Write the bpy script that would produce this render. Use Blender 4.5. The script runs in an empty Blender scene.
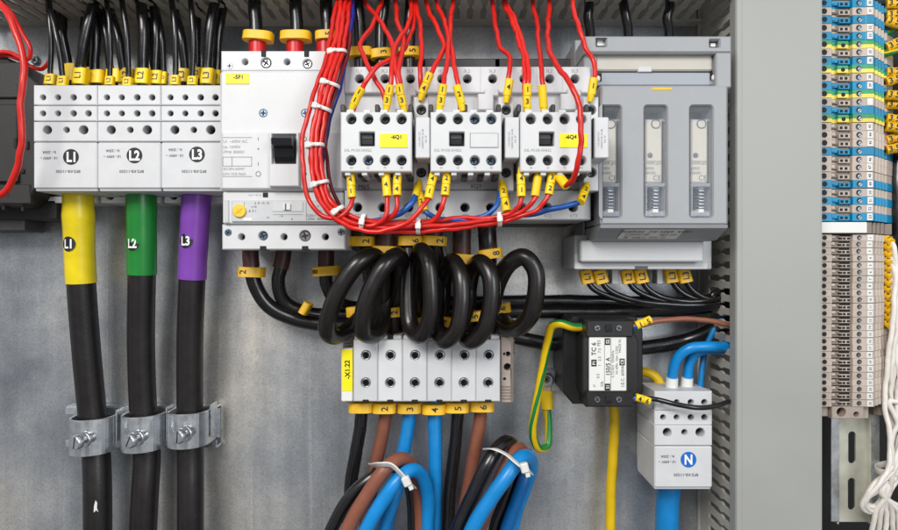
import bpy, math, random
from mathutils import Vector, Matrix
from mathutils.geometry import tessellate_polygon
random.seed(7)
S = 0.001            # one unit of the plan is a millimetre
D = 640.0            # camera distance from the mounting plate
CX, CY = 449.0, 265.0
scene = bpy.context.scene
col = scene.collection
def V(*a): return Vector(a)
def k(d): return (D - d) / D
def P(px, py, d): return Vector(((px - CX) * k(d), -d, (CY - py) * k(d)))

# ---------------------------------------------------------------- materials
def lin(c):
    c = c / 255.0
    return c / 12.92 if c <= 0.04045 else ((c + 0.055) / 1.055) ** 2.4
def hexc(r, g, b): return (lin(r), lin(g), lin(b), 1)
M = {}
def mat(name, rgb, rough=0.45, metal=0.0, var=0.06, scale=60, bump=0.0, bscale=900, spec=0.5, dirt=0.0, coat=0.0):
    m = bpy.data.materials.new(name); m.use_nodes = True
    nt = m.node_tree; b = nt.nodes['Principled BSDF']
    b.inputs['Roughness'].default_value = rough
    b.inputs['Metallic'].default_value = metal
    b.inputs['Specular IOR Level'].default_value = spec
    if coat: b.inputs['Coat Weight'].default_value = coat; b.inputs['Coat Roughness'].default_value = 0.15
    c = hexc(*rgb)
    tc = nt.nodes.new('ShaderNodeTexCoord')
    n = nt.nodes.new('ShaderNodeTexNoise'); n.inputs['Scale'].default_value = scale; n.inputs['Detail'].default_value = 5
    nt.links.new(tc.outputs['Object'], n.inputs['Vector'])
    r = nt.nodes.new('ShaderNodeValToRGB')
    r.color_ramp.elements[0].position = 0.3; r.color_ramp.elements[1].position = 0.7
    r.color_ramp.elements[0].color = tuple(max(0, x * (1 - var)) for x in c[:3]) + (1,)
    r.color_ramp.elements[1].color = tuple(min(1, x * (1 + var)) for x in c[:3]) + (1,)
    nt.links.new(n.outputs['Fac'], r.inputs['Fac'])
    out = r.outputs['Color']
    if dirt:
        n2 = nt.nodes.new('ShaderNodeTexNoise'); n2.inputs['Scale'].default_value = 420; n2.inputs['Detail'].default_value = 6
        n2.inputs['Roughness'].default_value = 0.75
        nt.links.new(tc.outputs['Object'], n2.inputs['Vector'])
        r2 = nt.nodes.new('ShaderNodeValToRGB'); r2.color_ramp.elements[0].position = 0.60; r2.color_ramp.elements[1].position = 0.78
        nt.links.new(n2.outputs['Fac'], r2.inputs['Fac'])
        mul = nt.nodes.new('ShaderNodeMath'); mul.operation = 'MULTIPLY'; mul.inputs[1].default_value = dirt
        nt.links.new(r2.outputs['Color'], mul.inputs[0])
        mx = nt.nodes.new('ShaderNodeMix'); mx.data_type = 'RGBA'
        nt.links.new(mul.outputs[0], mx.inputs['Factor']); nt.links.new(out, mx.inputs['A'])
        mx.inputs['B'].default_value = hexc(120, 108, 96)
        out = mx.outputs['Result']
    if name.startswith(('wire_', 'cable_', 'marker', 'collar', 'terminal_', 'coil')):
        oi = nt.nodes.new('ShaderNodeObjectInfo'); vr = nt.nodes.new('ShaderNodeMapRange'); vr.inputs['To Min'].default_value = .86; vr.inputs['To Max'].default_value = 1.06
        hs = nt.nodes.new('ShaderNodeHueSaturation'); nt.links.new(oi.outputs['Random'], vr.inputs['Value']); nt.links.new(vr.outputs[0], hs.inputs['Value']); nt.links.new(out, hs.inputs['Color']); out = hs.outputs['Color']
    nt.links.new(out, b.inputs['Base Color'])
    rr = nt.nodes.new('ShaderNodeMapRange'); rr.inputs['To Min'].default_value = max(0, rough - 0.08); rr.inputs['To Max'].default_value = min(1, rough + 0.1)
    nt.links.new(n.outputs['Fac'], rr.inputs['Value']); nt.links.new(rr.outputs['Result'], b.inputs['Roughness'])
    if bump:
        nb = nt.nodes.new('ShaderNodeTexNoise'); nb.inputs['Scale'].default_value = bscale; nb.inputs['Detail'].default_value = 3
        nt.links.new(tc.outputs['Object'], nb.inputs['Vector'])
        bp = nt.nodes.new('ShaderNodeBump'); bp.inputs['Strength'].default_value = bump; bp.inputs['Distance'].default_value = 0.0006
        nt.links.new(nb.outputs['Fac'], bp.inputs['Height']); nt.links.new(bp.outputs['Normal'], b.inputs['Normal'])
    M[name] = m
    return m
mat('white_plastic', (208, 209, 210), 0.42, var=0.035, bump=0.12, dirt=0.06)
mat('light_plastic', (205, 206, 208), 0.42, var=0.04, bump=0.12, dirt=0.10)
mat('trim_plastic', (196, 198, 200), 0.38, var=0.04, bump=0.1)
mat('terminal_white', (214, 215, 216), 0.38, var=0.03, bump=0.1, dirt=0.08)
mat('duct_grey', (158, 159, 154), 0.42, var=0.035, scale=14, bump=0.12, dirt=0.06)
mat('duct_wall', (178, 175, 166), 0.5, var=0.06, bump=0.15, dirt=0.12)
mat('switch_grey', (153, 155, 158), 0.42, var=0.04, bump=0.18, dirt=0.08)
mat('switch_blue_grey', (152, 157, 165), 0.4, var=0.04, bump=0.1)
mat('handle_beige', (188, 184, 174), 0.45, var=0.05, bump=0.1, dirt=0.12)
mat('black_plastic', (26, 25, 26), 0.4, var=0.15, bump=0.2)
mat('charcoal_plastic', (58, 56, 58), 0.5, var=0.12, bump=0.25, dirt=0.12)
mat('relay_plastic', (38, 35, 35), 0.5, var=0.14, bump=0.25, dirt=0.16)
mat('toggle_black', (24, 25, 29), 0.25, var=0.1)
mat('cavity_dark', (22, 20, 20), 0.7, var=0.2)  # near-black floors, linings and slots: shade of hollows put into the colour
mat('cable_rubber', (30, 27, 28), 0.36, var=0.16, scale=90, bump=0.22, bscale=500, dirt=0.16)
mat('cable_black', (19, 18, 20), 0.27, var=0.15, scale=120, bump=0.12, dirt=0.05, coat=0.4)
mat('coil_black', (24, 20, 19), 0.33, var=0.2, scale=110, bump=0.15, bscale=600, dirt=0.24, coat=0.25)
mat('shrink_brown', (70, 40, 36), 0.4, var=0.15, bump=0.2)
mat('shrink_red', (196, 24, 30), 0.32, var=0.1, bump=0.1)
mat('wire_red', (208, 31, 23), 0.3, var=0.08, scale=150, bump=0.05)
mat('wire_dark_red', (110, 22, 30), 0.35, var=0.1)
mat('wire_blue', (22, 82, 160), 0.32, var=0.1, scale=150)
mat('wire_navy', (34, 46, 140), 0.35, var=0.1)
mat('cable_blue', (14, 134, 206), 0.33, var=0.07, scale=90, bump=0.08)
mat('cable_deep_blue', (0, 104, 176), 0.35, var=0.07, scale=90, bump=0.08)
mat('cable_brown', (136, 82, 62), 0.4, var=0.1, scale=90, bump=0.1)
mat('cable_yellow', (236, 196, 10), 0.35, var=0.06)
mat('cable_green', (30, 128, 62), 0.35, var=0.08)
mat('wire_white', (222, 216, 208), 0.45, var=0.06, scale=200, dirt=0.12)
mat('marker_yellow', (246, 206, 20), 0.4, var=0.05, scale=200, bump=0.06)
mat('collar_yellow', (238, 186, 24), 0.42, var=0.08, scale=150, bump=0.08, dirt=0.12)
mat('label_yellow', (250, 234, 20), 0.4, var=0.02)
mat('label_white', (228, 228, 224), 0.4, var=0.03)
mat('sleeve_yellow', (228, 204, 22), 0.3, var=0.12, scale=50, bump=0.1)
mat('sleeve_green', (28, 126, 50), 0.3, var=0.1, scale=50, bump=0.1)
mat('sleeve_purple', (124, 66, 168), 0.32, var=0.08, scale=50, bump=0.1)
mat('print_black', (20, 20, 22), 0.5, var=0.05)
mat('print_grey', (128, 130, 134), 0.5, var=0.05)
mat('print_soft', (86, 88, 92), 0.5, var=0.05)
mat('print_white', (240, 240, 240), 0.5, var=0.02)
mat('sticker_black', (14, 14, 15), 0.5, var=0.1)
mat('sticker_blue', (20, 104, 190), 0.35, var=0.05)
mat('dial_orange', (246, 196, 60), 0.4, var=0.08)
mat('tie_white', (226, 224, 220), 0.35, var=0.03)
mat('zinc', (214, 218, 222), 0.27, metal=0.9, var=0.16, scale=120, bump=0.12, bscale=700)
mat('screw_steel', (150, 152, 156), 0.3, metal=0.9, var=0.2, scale=300)
mat('screw_dark', (82, 84, 88), 0.4, metal=0.6, var=0.2, scale=300)
mat('screw_blue', (120, 140, 160), 0.3, metal=0.8, var=0.15, scale=300)
mat('rail_zinc', (212, 212, 198), 0.34, metal=0.4, var=0.16, scale=60, bump=0.08, dirt=0.22)
mat('terminal_grey', (190, 176, 164), 0.5, var=0.05, scale=150, bump=0.1, dirt=0.1)
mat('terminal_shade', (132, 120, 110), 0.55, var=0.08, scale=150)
mat('terminal_blue', (0, 136, 180), 0.42, var=0.06, scale=150, bump=0.1)
mat('terminal_green', (58, 156, 104), 0.45, var=0.06, scale=150)
mat('terminal_yellow', (240, 218, 96), 0.45, var=0.05, scale=150)
mat('clamp_taupe', (166, 152, 142), 0.5, var=0.08, scale=150, bump=0.1)
mat('window_back', (60, 64, 72), 0.5, var=0.08)
mat('fuse_ceramic', (196, 190, 178), 0.45, var=0.05)
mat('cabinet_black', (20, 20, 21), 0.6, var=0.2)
def glass(name, rgb, alpha, rough=0.08):
    m = bpy.data.materials.new(name); m.use_nodes = True
    nt = m.node_tree; b = nt.nodes['Principled BSDF']
    tr = nt.nodes.new('ShaderNodeBsdfTransparent'); mx = nt.nodes.new('ShaderNodeMixShader')
    b.inputs['Base Color'].default_value = hexc(*rgb); b.inputs['Roughness'].default_value = rough
    mx.inputs['Fac'].default_value = alpha
    nt.links.new(tr.outputs[0], mx.inputs[1]); nt.links.new(b.outputs[0], mx.inputs[2])
    nt.links.new(mx.outputs[0], nt.nodes['Material Output'].inputs['Surface'])
    M[name] = m
glass('clear_plastic', (205, 212, 222), 0.07)
glass('frosted_plastic', (205, 212, 226), 0.34, 0.15)

def plate_steel():
    m = bpy.data.materials.new('galvanised_steel'); m.use_nodes = True
    nt = m.node_tree; b = nt.nodes['Principled BSDF']; L = nt.links
    tc = nt.nodes.new('ShaderNodeTexCoord')
    def noise(sc, det, rough=0.55, stretch=(1, 1, 1)):
        mp = nt.nodes.new('ShaderNodeMapping'); mp.inputs['Scale'].default_value = stretch
        L.new(tc.outputs['Object'], mp.inputs['Vector'])
        n = nt.nodes.new('ShaderNodeTexNoise'); n.inputs['Scale'].default_value = sc; n.inputs['Detail'].default_value = det
        n.inputs['Roughness'].default_value = rough; L.new(mp.outputs[0], n.inputs['Vector']); return n.outputs['Fac']
    def ramp(src, stops):
        r = nt.nodes.new('ShaderNodeValToRGB')
        while len(r.color_ramp.elements) < len(stops): r.color_ramp.elements.new(0.5)
        for e, (p, c) in zip(r.color_ramp.elements, stops): e.position = p; e.color = c
        L.new(src, r.inputs['Fac']); return r.outputs['Color']
    def mix(a, bb, fac, mode='MIX'):
        x = nt.nodes.new('ShaderNodeMix'); x.data_type = 'RGBA'; x.blend_type = mode
        if isinstance(fac, float): x.inputs['Factor'].default_value = fac
        else: L.new(fac, x.inputs['Factor'])
        L.new(a, x.inputs['A']); L.new(bb, x.inputs['B']); return x.outputs['Result']
    big = ramp(noise(6.0, 3, 0.5), [(0.32, hexc(140, 145, 152)), (0.44, hexc(178, 182, 186)), (0.55, hexc(206, 207, 207)), (0.70, hexc(226, 221, 211))])
    fine = ramp(noise(520, 3, 0.75), [(0.30, (0.55, 0.55, 0.55, 1)), (0.50, (1, 1, 1, 1)), (0.70, (1.3, 1.28, 1.24, 1))])
    c = mix(big, fine, 0.5, 'MULTIPLY')
    vo = nt.nodes.new('ShaderNodeTexVoronoi'); vo.inputs['Scale'].default_value = 130; L.new(tc.outputs['Object'], vo.inputs['Vector'])
    sx_ = nt.nodes.new('ShaderNodeSeparateColor'); L.new(vo.outputs['Color'], sx_.inputs[0])
    c = mix(c, ramp(sx_.outputs[0], [(0, (.93, .93, .94, 1)), (1, (1.05, 1.05, 1.04, 1))]), 0.7, 'MULTIPLY')
    mid = ramp(noise(22, 5, 0.6), [(0.32, (0.86, 0.87, 0.88, 1)), (0.6, (1.04, 1.04, 1.04, 1))])
    c = mix(c, mid, 0.8, 'MULTIPLY')
    streak = ramp(noise(70, 3, 0.6, (1, 1, 0.06)), [(0.35, (0.86, 0.86, 0.88, 1)), (0.65, (1.05, 1.05, 1.05, 1))])
    c = mix(c, streak, 0.8, 'MULTIPLY')
    scr = ramp(noise(260, 2, 0.5, (1, 1, 0.012)), [(0.66, (1, 1, 1, 1)), (0.74, (1.3, 1.3, 1.3, 1))])
    c = mix(c, scr, 0.6, 'MULTIPLY')
    L.new(c, b.inputs['Base Color'])
    b.inputs['Metallic'].default_value = 0.72
    rr = nt.nodes.new('ShaderNodeMapRange'); rr.inputs['To Min'].default_value = 0.24; rr.inputs['To Max'].default_value = 0.46
    L.new(noise(42, 5, 0.62), rr.inputs['Value']); L.new(rr.outputs['Result'], b.inputs['Roughness'])
    bp = nt.nodes.new('ShaderNodeBump'); bp.inputs['Strength'].default_value = 0.12; bp.inputs['Distance'].default_value = 0.0008
    L.new(noise(500, 3), bp.inputs['Height']); L.new(bp.outputs['Normal'], b.inputs['Normal'])
    M['galvanised_steel'] = m
plate_steel()

# ---------------------------------------------------------------- mesh builder
_tc = {}
def text_geo(s, bold):
    key = (s, bold)
    if key not in _tc:
        cu = bpy.data.curves.new('tmp', 'FONT'); cu.body = s; cu.size = 1; cu.resolution_u = 2; cu.offset = bold
        ob = bpy.data.objects.new('tmp', cu); col.objects.link(ob)
        dg = bpy.context.evaluated_depsgraph_get(); ev = ob.evaluated_get(dg); me = ev.to_mesh()
        vs = [(v.co.x, v.co.y) for v in me.vertices]; fs = [tuple(p.vertices) for p in me.polygons]
        ev.to_mesh_clear(); bpy.data.objects.remove(ob); bpy.data.curves.remove(cu)
        xs = [v[0] for v in vs] or [0]; ys = [v[1] for v in vs] or [0]
        cx, cy = (min(xs) + max(xs)) / 2, (min(ys) + max(ys)) / 2
        h = 0.70
        _tc[key] = ([((x - cx) / h, (y - cy) / h) for x, y in vs], fs)
    return _tc[key]
def offset_poly(poly, b):           # CCW polygon, positive b moves inward
    n = len(poly); out = []
    for i in range(n):
        p0, p1, p2 = Vector(poly[i - 1]), Vector(poly[i]), Vector(poly[(i + 1) % n])
        e1, e2 = (p1 - p0).normalized(), (p2 - p1).normalized()
        n1, n2 = Vector((-e1.y, e1.x)), Vector((-e2.y, e2.x))
        m = n1 + n2; m = m / max(0.3, m.length_squared) * 2
        out.append((p1.x + m.x * b, p1.y + m.y * b))
    return out
def circ(cx, cy, r, n=18): return [(cx + r * math.cos(2 * math.pi * i / n), cy + r * math.sin(2 * math.pi * i / n)) for i in range(n)]
def rrect(x0, y0, x1, y1, r, n=4):
    pts = []
    for cx, cy, a in ((x1 - r, y1 - r, 0), (x0 + r, y1 - r, 90), (x0 + r, y0 + r, 180), (x1 - r, y0 + r, 270)):
        for i in range(n + 1):
            t = math.radians(a + 90 * i / n); pts.append((cx + r * math.cos(t), cy + r * math.sin(t)))
    return pts
def rect(x0, y0, x1, y1): return [(x0, y0), (x1, y0), (x1, y1), (x0, y1)]
def crom(pts, step):
    pts = [Vector(p) for p in pts]
    if len(pts) < 3: return pts
    pp = [pts[0] * 2 - pts[1]] + pts + [pts[-1] * 2 - pts[-2]]
    out = []
    for i in range(1, len(pp) - 2):
        p0, p1, p2, p3 = pp[i - 1], pp[i], pp[i + 1], pp[i + 2]
        t0 = 0; t1 = t0 + max(1e-3, (p1 - p0).length) ** .5; t2 = t1 + max(1e-3, (p2 - p1).length) ** .5; t3 = t2 + max(1e-3, (p3 - p2).length) ** .5
        n = max(2, int((p2 - p1).length / step))
        for j in range(n):
            t = t1 + (t2 - t1) * j / n
            a1 = p0 * ((t1 - t) / (t1 - t0)) + p1 * ((t - t0) / (t1 - t0))
            a2 = p1 * ((t2 - t) / (t2 - t1)) + p2 * ((t - t1) / (t2 - t1))
            a3 = p2 * ((t3 - t) / (t3 - t2)) + p3 * ((t - t2) / (t3 - t2))
            b1 = a1 * ((t2 - t) / (t2 - t0)) + a2 * ((t - t0) / (t2 - t0))
            b2 = a2 * ((t3 - t) / (t3 - t1)) + a3 * ((t - t1) / (t3 - t1))
            out.append(b1 * ((t2 - t) / (t2 - t1)) + b2 * ((t - t1) / (t2 - t1)))
    out.append(pts[-1]); return out

class MB:
    def __init__(s, off=(0, 0, 0)):
        s.v = []; s.f = []; s.m = []; s.sm = []; s.mats = []; s.off = Vector(off)
    def add(s, verts, faces, mt, smooth=False):
        if mt not in s.mats: s.mats.append(mt)
        i = s.mats.index(mt); o = len(s.v)
        s.v += [Vector(p) + s.off for p in verts]
        for f in faces:
            s.f.append(tuple(j + o for j in f)); s.m.append(i); s.sm.append(smooth)
    def obox(s, c, ax, ay, az, hx, hy, hz, mt, ch=0.5):      # chamfered box on any basis
        c = Vector(c); ch = min(ch, hx * .45, hy * .45, hz * .45); H = (hx, hy, hz); A = (Vector(ax), Vector(ay), Vector(az))
        idx = {}; vs = []
        for sx in (-1, 1):
            for sy in (-1, 1):
                for sz in (-1, 1):
                    for a in range(3):
                        q = [(H[i] - (0 if i == a else ch)) * (sx, sy, sz)[i] for i in range(3)]
                        idx[(sx, sy, sz, a)] = len(vs); vs.append(c + A[0] * q[0] + A[1] * q[1] + A[2] * q[2])
        fs = []
        for a in range(3):
            b, d = (a + 1) % 3, (a + 2) % 3
            for t in (-1, 1):
                def key(sb, sd, face=a):
                    q = [0, 0, 0]; q[a] = t; q[b] = sb; q[d] = sd; return idx[(q[0], q[1], q[2], face)]
                fs.append([key(-1, -1), key(1, -1), key(1, 1), key(-1, 1)])
            for sb in (-1, 1):               # edges running along axis a
                for sd in (-1, 1):
                    def kk(sa, face):
                        q = [0, 0, 0]; q[a] = sa; q[b] = sb; q[d] = sd; return idx[(q[0], q[1], q[2], face)]
                    fs.append([kk(-1, b), kk(1, b), kk(1, d), kk(-1, d)])
        for sx in (-1, 1):
            for sy in (-1, 1):
                for sz in (-1, 1): fs.append([idx[(sx, sy, sz, 0)], idx[(sx, sy, sz, 1)], idx[(sx, sy, sz, 2)]])
        for i, f in enumerate(fs):
            fc = sum((vs[j] for j in f), Vector()) / len(f); n = (vs[f[1]] - vs[f[0]]).cross(vs[f[2]] - vs[f[0]])
            if n.dot(fc - c) < 0: fs[i] = f[::-1]
        s.add(vs, fs, mt)
    def box(s, x0, x1, y0, y1, z0, z1, mt, ch=0.5):
        s.obox(((x0 + x1) / 2, (y0 + y1) / 2, (z0 + z1) / 2), (1, 0, 0), (0, 1, 0), (0, 0, 1), abs(x1 - x0) / 2, abs(y1 - y0) / 2, abs(z1 - z0) / 2, mt, ch)
    def fbox(s, px0, py0, px1, py1, df, db, mt, ch=0.6):      # its front rectangle as seen at depth df, straight back to db
        a, b = P(px0, py0, df), P(px1, py1, df)
        s.box(a.x, b.x, -df, -db, b.z, a.z, mt, ch)
    def solid(s, outline, holes, fr, th, bev, mt, back=False, wall=None):   # plate with true holes; fr(a,b,c) -> point, c = depth below the front
        polys = [(offset_poly(outline, bev), outline)] + [(offset_poly(h, -bev * .7), h) for h in holes]
        flat = []; rings = []
        for fi, _ in polys: rings.append((len(flat), len(fi))); flat += [fr(a, b, 0) for a, b in fi]
        tris = tessellate_polygon([[Vector((a, b, 0)) for a, b in fi] for fi, _ in polys])
        s.add(flat, [tuple(t) for t in tris], mt)
        for j, (fi, fu) in enumerate(polys):
            n = len(fi); vs = [fr(a, b, 0) for a, b in fi] + [fr(a, b, bev) for a, b in fu] + [fr(a, b, th) for a, b in fu]
            fs = []
            for r in (0, 1):
                for i in range(n): fs.append((r * n + i, r * n + (i + 1) % n, (r + 1) * n + (i + 1) % n, (r + 1) * n + i))
            s.add(vs, fs, wall if (wall and j) else mt, smooth=False)
        if back: s.add([fr(a, b, th) for a, b in outline], [tuple(range(len(outline)))[::-1]], mt)
    def fplate(s, px0, py0, px1, py1, df, th, mt, holes=(), bev=0.6, r=0, backmat=None, back_d=None, wall=None):
        a, b = P(px0, py0, df), P(px1, py1, df)
        hs = []
        for h in holes:
            if len(h) == 3: c = P(h[0], h[1], df); hs.append(circ(c.x, c.z, h[2] * k(df)))
            else:
                q0, q1 = P(h[0], h[1], df), P(h[2], h[3], df)
                hs.append(rrect(q0.x, q1.z, q1.x, q0.z, h[4] * k(df)) if len(h) > 4 else rect(q0.x, q1.z, q1.x, q0.z))
        ol = rrect(a.x, b.z, b.x, a.z, r * k(df)) if r else rect(a.x, b.z, b.x, a.z)
        s.solid(ol, hs, lambda x, z, c: Vector((x, -df + c, z)), th, bev, mt, wall=wall)
        if backmat: s.box(a.x + .3, b.x - .3, -df + th - .3, -(back_d if back_d is not None else 0), b.z + .3, a.z - .3, backmat, 0.3)
    def prism(s, outline, fr, th, mt, bev=0.3):
        s.solid(outline, [], fr, th, bev, mt, back=True)
    def cyl(s, c, axis, r, h, mt, n=20, ch=0.3, r2=None):     # from c along axis; the far end chamfered
        c = Vector(c); ax = Vector(axis).normalized(); u = ax.orthogonal().normalized(); w = ax.cross(u); r2 = r if r2 is None else r2
        prof = [(0, r), (h - ch, r2), (h, r2 - ch)]
        vs = []; fs = []
        for t, q in prof: vs += [c + ax * t + (u * math.cos(2 * math.pi * i / n) + w * math.sin(2 * math.pi * i / n)) * q for i in range(n)]
        for j in range(2):
            for i in range(n): fs.append((j * n + i, j * n + (i + 1) % n, (j + 1) * n + (i + 1) % n, (j + 1) * n + i))
        s.add(vs, fs, mt, True); s.add(vs[-n:], [tuple(range(n))], mt); s.add(vs[:n], [tuple(range(n))[::-1]], mt)
    def screw(s, px, py, d, rpx, mt='screw_steel', h=3, slot='cross', ang=None):
        c = P(px, py, d); r = rpx * k(d); a = random.uniform(0, 3) if ang is None else ang
        s.cyl(c + V(0, h, 0), (0, -1, 0), r, h, mt, ch=r * .18)
        for q in ((0, 1) if slot == 'cross' else (0,)):
            t = a + q * math.pi / 2; u = V(math.cos(t), 0, math.sin(t)); w = V(-math.sin(t), 0, math.cos(t))
            s.obox(c + V(0, -.03 - .02 * q, 0), u, (0, 1, 0), w, r * .66, .09, r * .16, 'cavity_dark', 0.01)
    def tube(s, pts, r, mt, n=14, step=3.0, stripe=None, closed=False, flat=None, caps=True, dome=False, raw=False):
        path = [Vector(p) for p in pts] if (closed or raw) else crom(pts, step)
        m = len(path); rs = r
        if isinstance(r, (list, tuple)):
            rs = [r[min(len(r) - 1, int(i / (m - 1) * (len(r) - 1)))] * (1 - (i / (m - 1) * (len(r) - 1)) % 1) + r[min(len(r) - 1, int(i / (m - 1) * (len(r) - 1)) + 1)] * ((i / (m - 1) * (len(r) - 1)) % 1) for i in range(m)]
        else: rs = [r] * m
        def tang(i):
            a = path[(i - 1) % m] if closed else path[max(0, i - 1)]; b = path[(i + 1) % m] if closed else path[min(m - 1, i + 1)]
            return (b - a).normalized()
        t0 = tang(0)
        if closed:
            cen = sum(path, Vector()) / m; nv = (path[0] - cen); nv = (nv - t0 * nv.dot(t0)).normalized()
        else:
            nv = V(0, -1, 0) - t0 * (-t0.y)
            nv = t0.orthogonal().normalized() if nv.length < .05 else nv.normalized()
        vs = []; fa = []; fb = []
        L = 0
        for i in range(m):
            t = tang(i); nv = nv - t * nv.dot(t); nv = nv.normalized() if nv.length > 1e-6 else t.orthogonal().normalized(); bv = t.cross(nv)
            if i: L += (path[i] - path[i - 1]).length
            tw = stripe[1] * L if stripe else 0
            for j in range(n):
                a = 2 * math.pi * j / n + tw
                if flat: x, y = flat[0] * max(-1, min(1, 1.5 * math.cos(a))), flat[1] * max(-1, min(1, 1.5 * math.sin(a)))
                else: x, y = rs[i] * math.cos(a), rs[i] * math.sin(a)
                vs.append(path[i] + nv * x + bv * y)
        for i in range(m if closed else m - 1):
            for j in range(n):
                q = (i * n + j, i * n + (j + 1) % n, ((i + 1) % m) * n + (j + 1) % n, ((i + 1) % m) * n + j)
                (fb if stripe and stripe[2](j / n) else fa).append(q)
        s.add(vs, fa, mt, True)
        if fb: s.add(vs, fb, stripe[0], True)
        if caps and not closed:
            s.add(vs[:n], [tuple(range(n))[::-1]], mt); s.add(vs[-n:], [tuple(range(n))], mt)
    def text(s, st, mapper, size, mt, bold=0.0):
        if isinstance(mapper, tuple):
            o, ri, up = Vector(mapper[0]), Vector(mapper[1]), Vector(mapper[2]); mapper = lambda x, y: o + ri * x + up * y
        vs, fs = text_geo(st, bold)
        s.add([mapper(x * size, y * size) for x, y in vs], fs, mt)
    def ftext(s, st, px, py, d, size_px, mt, rot=0, bold=0.0, sx=1.0):      # size = cap height in photo pixels, on a face at depth d
        a = math.radians(rot); kk = k(d)
        s.text(st, (P(px, py, d + .15), V(math.cos(a), 0, math.sin(a)) * sx, V(-math.sin(a), 0, math.cos(a))), size_px * kk, mt, bold)
    def mesh(s, name, origin):
        me = bpy.data.meshes.new(name); o = Vector(origin)
        me.from_pydata([((p - o) * S)[:] for p in s.v], [], s.f)
        for mt in s.mats: me.materials.append(M[mt])
        me.polygons.foreach_set('material_index', s.m); me.polygons.foreach_set('use_smooth', s.sm); me.update()
        return me
ORG = {}; RAD = {}
def tag(o, label, cat, group=None, kind=None):
    if kind: o['kind'] = kind; return o
    o['label'] = label; o['category'] = cat
    if group: o['group'] = group
    return o
def thing(name, label, cat, loc, group=None):
    o = bpy.data.objects.new(name, None); col.objects.link(o); o.empty_display_size = .01
    o.location = Vector(loc) * S; ORG[o.name] = Vector(loc); return tag(o, label, cat, group)
def part(mb, name, parent, label=None):
    org = ORG[parent.name]
    o = bpy.data.objects.new(name, mb.mesh(name, org)); col.objects.link(o); o.parent = parent; ORG[o.name] = org
    if label: o['label'] = label
    return o
def single(mb, name, label, cat, group=None, kind=None, org=None):
    if org is None:
        org = Vector([(min(p[i] for p in mb.v) + max(p[i] for p in mb.v)) / 2 for i in range(3)])
    o = bpy.data.objects.new(name, mb.mesh(name, org)); col.objects.link(o); o.location = Vector(org) * S; ORG[o.name] = Vector(org)
    return tag(o, label, cat, group, kind)
def pp(pts): return [P(*p) for p in pts]
def r0(r): return r[0] if isinstance(r, (list, tuple)) else r
def cable(name, pts, r, mt, label, group=None, cat='wire', step=3.0, stripe=None, n=14):   # r in photo pixels at the mean depth
    dm = sum(p[2] for p in pts) / len(pts); mb = MB()
    rr = [q * k(dm) for q in r] if isinstance(r, (list, tuple)) else r * k(dm)
    path = crom(pp(pts), step); amp = 0 if mt == 'coil_black' else .36 if mt.startswith('wire') else .12; ph = [random.uniform(0, 6.28) for _ in range(6)]; lam = [random.uniform(24, 60) for _ in range(3)]; L = 0; N = len(path)
    for i in range(1, N - 1):
        L += (path[i] - path[i - 1]).length; f = min(1, i / 6, (N - 1 - i) / 6) * amp
        path[i] = path[i] + V(*[f * (math.sin(L / lam[q] * 6.28 + ph[q]) + .5 * math.sin(L / lam[q] * 15.7 + ph[q + 3])) for q in range(3)])
    if not isinstance(rr, list) and mt in ('coil_black', 'cable_black', 'cable_brown', 'cable_blue'): rr = [rr * random.uniform(.965, 1.035) for _ in range(max(4, N // 8))]
    mb.tube(path, rr, mt, n=n, stripe=stripe, raw=True)
    o = single(mb, name, label, cat, group); RAD[o.name] = max(rr) if isinstance(rr, list) else rr
    return o
def marker(parent, p0, p1, rpx, chars='', name='marker_sleeve', rot=0, size=None, ferrule=True, mt='marker_yellow'):
    a, b = P(*p0), P(*p1); L = (b - a).length; t = (b - a) / L; r = rpx * k(p0[2]); mb = MB()
    n = max(1, len(chars)) if len(chars) < 3 else 1
    up = t if t.z > 0 else -t
    view = V(0, -1, 0); ri = up.cross(view); ri = -ri.normalized() if ri.length > .1 else V(1, 0, 0)
    if ri.x < 0: ri = -ri
    if abs(t.x) > .75: up = t if t.x > 0 else -t; ri = V(0, 0, -1); ri = (ri - up * ri.dot(up)).normalized(); rot = 90
    fn = ri.cross(up).normalized()
    if fn.y > 0: fn = -fn
    seg = chars if n > 1 else [chars]
    for i in range(n):
        c = a + t * L * ((i + .5) / n) + ri * random.uniform(-.3, .3)
        half = L / n / 2 * 0.97
        # a short flattened tube
        ol = [(r * 1.02 * math.cos(q) * (1 if abs(math.cos(q)) < .8 else .97), r * .95 * math.sin(q)) for q in [2 * math.pi * j / 14 for j in range(14)]]
        jt = up * 1.0 + ri * random.uniform(-.05, .05); jt.normalize()
        rj = (ri - jt * ri.dot(jt)).normalized(); fj = rj.cross(jt)
        if fj.y > 0: fj = -fj
        mb.solid([(x, y) for x, y in ol], [], lambda x, y, cc, c=c, rj=rj, fj=fj, jt=jt: c + rj * x + fj * y + jt * (half - cc), half * 2, .25, mt, back=True)
        ch = seg[i] if n > 1 else chars
        if t.z > 0 and n > 1: ch = seg[i]
        if ch:
            aa = math.radians(rot); tr, tu = rj * math.cos(aa) + jt * math.sin(aa), jt * math.cos(aa) - rj * math.sin(aa)
            sz = (size * k(p0[2])) if size else min(r * 1.15, half * 1.3)
            mb.text(ch, (c + fj * (r * .95 + .3), tr, tu), sz, 'print_black', .02)
    if ferrule and mt == 'marker_yellow' and 340 < p0[0] < 600 and 70 < p0[1] < 215:      # the insulated ferrule below the tag
        e, dr = (b, t) if abs(p1[1] - 142) < abs(p0[1] - 142) else (a, -t)
        mb.tube([e - dr * .6, e + dr * 2.2, e + dr * 5.6], [r * .86, r * .8, r * .58], 'marker_yellow', n=14, raw=True)
    return part(mb, name, parent)
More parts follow.
